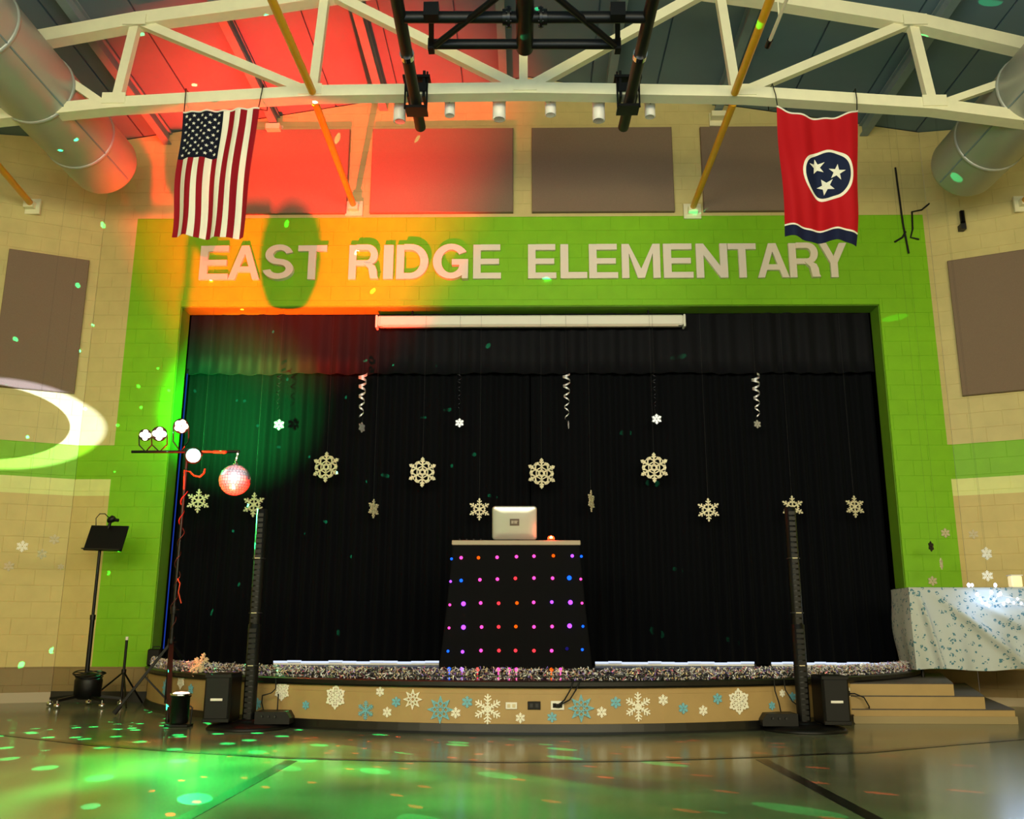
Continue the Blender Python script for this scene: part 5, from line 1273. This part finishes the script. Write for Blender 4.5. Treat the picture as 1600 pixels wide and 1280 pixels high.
def dots2(scale, thr):
    def f(t, nrm):
        u, v = uvz(t, nrm); c = t.nodes.new('ShaderNodeCombineXYZ'); t.links.new(u, c.inputs[0]); t.links.new(v, c.inputs[1])
        vo = t.nodes.new('ShaderNodeTexVoronoi'); vo.voronoi_dimensions = '2D'; vo.inputs['Scale'].default_value = scale; t.links.new(c.outputs[0], vo.inputs['Vector'])
        return mk(t, 'LESS_THAN', vo.outputs['Distance'], thr)
    return lambda l: lnodes(l, f)
def crescent(l):
    def f(t, nrm):
        u, v = uvz(t, nrm)
        def rad(cx, cy, ax, ay):
            a = mk(t, 'DIVIDE', mk(t, 'SUBTRACT', u, cx), ax); c = mk(t, 'DIVIDE', mk(t, 'SUBTRACT', v, cy), ay)
            return mk(t, 'SQRT', mk(t, 'ADD', mk(t, 'MULTIPLY', a, a), mk(t, 'MULTIPLY', c, c)))
        outer = t.nodes.new('ShaderNodeMapRange'); outer.inputs[1].default_value = 1.0; outer.inputs[2].default_value = .93; t.links.new(rad(0, 0, .112, .058), outer.inputs[0])
        inner = mk(t, 'GREATER_THAN', rad(-.022, .001, .094, .047), 1.0)
        return mk(t, 'MULTIPLY', outer.outputs[0], inner)
    lnodes(l, f)
def swirls(scale, seed):
    def f(t, nrm):
        mp = t.nodes.new('ShaderNodeMapping'); mp.inputs['Location'].default_value = (seed, 0, 0); t.links.new(nrm, mp.inputs[0])
        w_ = t.nodes.new('ShaderNodeTexWave'); w_.wave_type = 'RINGS'; w_.inputs['Scale'].default_value = scale; w_.inputs['Distortion'].default_value = 6; w_.inputs['Detail'].default_value = 1; t.links.new(mp.outputs[0], w_.inputs['Vector'])
        p_ = mk(t, 'POWER', w_.outputs['Fac'], 2.5); return mk(t, 'ADD', p_, .12)
    return lambda l: lnodes(l, f)
P_ = at(500, 300, YW)
red = spot('can_beam', canp, at(480, 205, YW), 23000, (1, .02, .008), 46, 1.0, .035)
red.data.use_shadow = True
spot('green_flood', F4 + Vector((.02, -.12, -.05)), onz(440, 1305), 9500, (.02, 1, .14), 54, 1.0, .03, swirls(3.4, 1.9))
spot('amber_flood', F3 + Vector((.02, -.14, .0)), onz(330, 1205), 1500, (1, .25, .05), 44, .4, .03, swirls(4.0, 1.3))
l = bpy.data.lights.new('green_dots', 'POINT'); l.energy = 6000; l.color = (.02, 1, .30); l.shadow_soft_size = .0; lo = bpy.data.objects.new('green_dots', l); COL.objects.link(lo); lo.location = F3 + Vector((.05, -.22, .02)); dots(11, .085, 2.3)(l)
l = bpy.data.lights.new('red_dots', 'POINT'); l.energy = 2500; l.color = (1, .05, .02); l.shadow_soft_size = .0; lo = bpy.data.objects.new('red_dots', l); COL.objects.link(lo); lo.location = F1 + Vector((.0, -.25, .06)); dots(19, .028, 6.1)(l)
l = bpy.data.lights.new('green_glow', 'POINT'); l.energy = 14; l.color = (.05, 1, .12); l.shadow_soft_size = .06; lo = bpy.data.objects.new('green_glow', l); COL.objects.link(lo); lo.location = at(290, 690, YW - .55)  # added lamp off the stand, tints the curtain and wall green
spot('green_wash', F3 + Vector((.05, .12, .0)), at(372, 650, 12.3), 4200, (.02, 1, .12), 62, 1.0, .05)
spot('white_gobo', (1.0, 4.5, 3.4), onplane(3, 662, LW0, LN), 16000, (.60, .70, 1.0), 18, .05, .01, crescent)
spot('ball_fill', ball + Vector((.5, -2.6, .7)), ball, 1500, (1, .86, .93), 6.4, .3, .03)  # added spot without a fixture, brightens the mirror ball

spot('floor_dots', F4 + Vector((.0, -.16, -.02)), onz(210, 1180), 8000, (.02, 1, .25), 74, .1, .0, dots2(8, .13))
spot('red_floor_dots', F2 + Vector((.0, -.2, .0)), onz(980, 1230), 14000, (1, .06, .02), 44, .1, .0, dots2(17, .075))
spot('red_wash', F1 + Vector((.0, -.12, -.03)), onz(325, 1042, ZS + .05), 900, (1, .12, .05), 15, 1.0, .03)
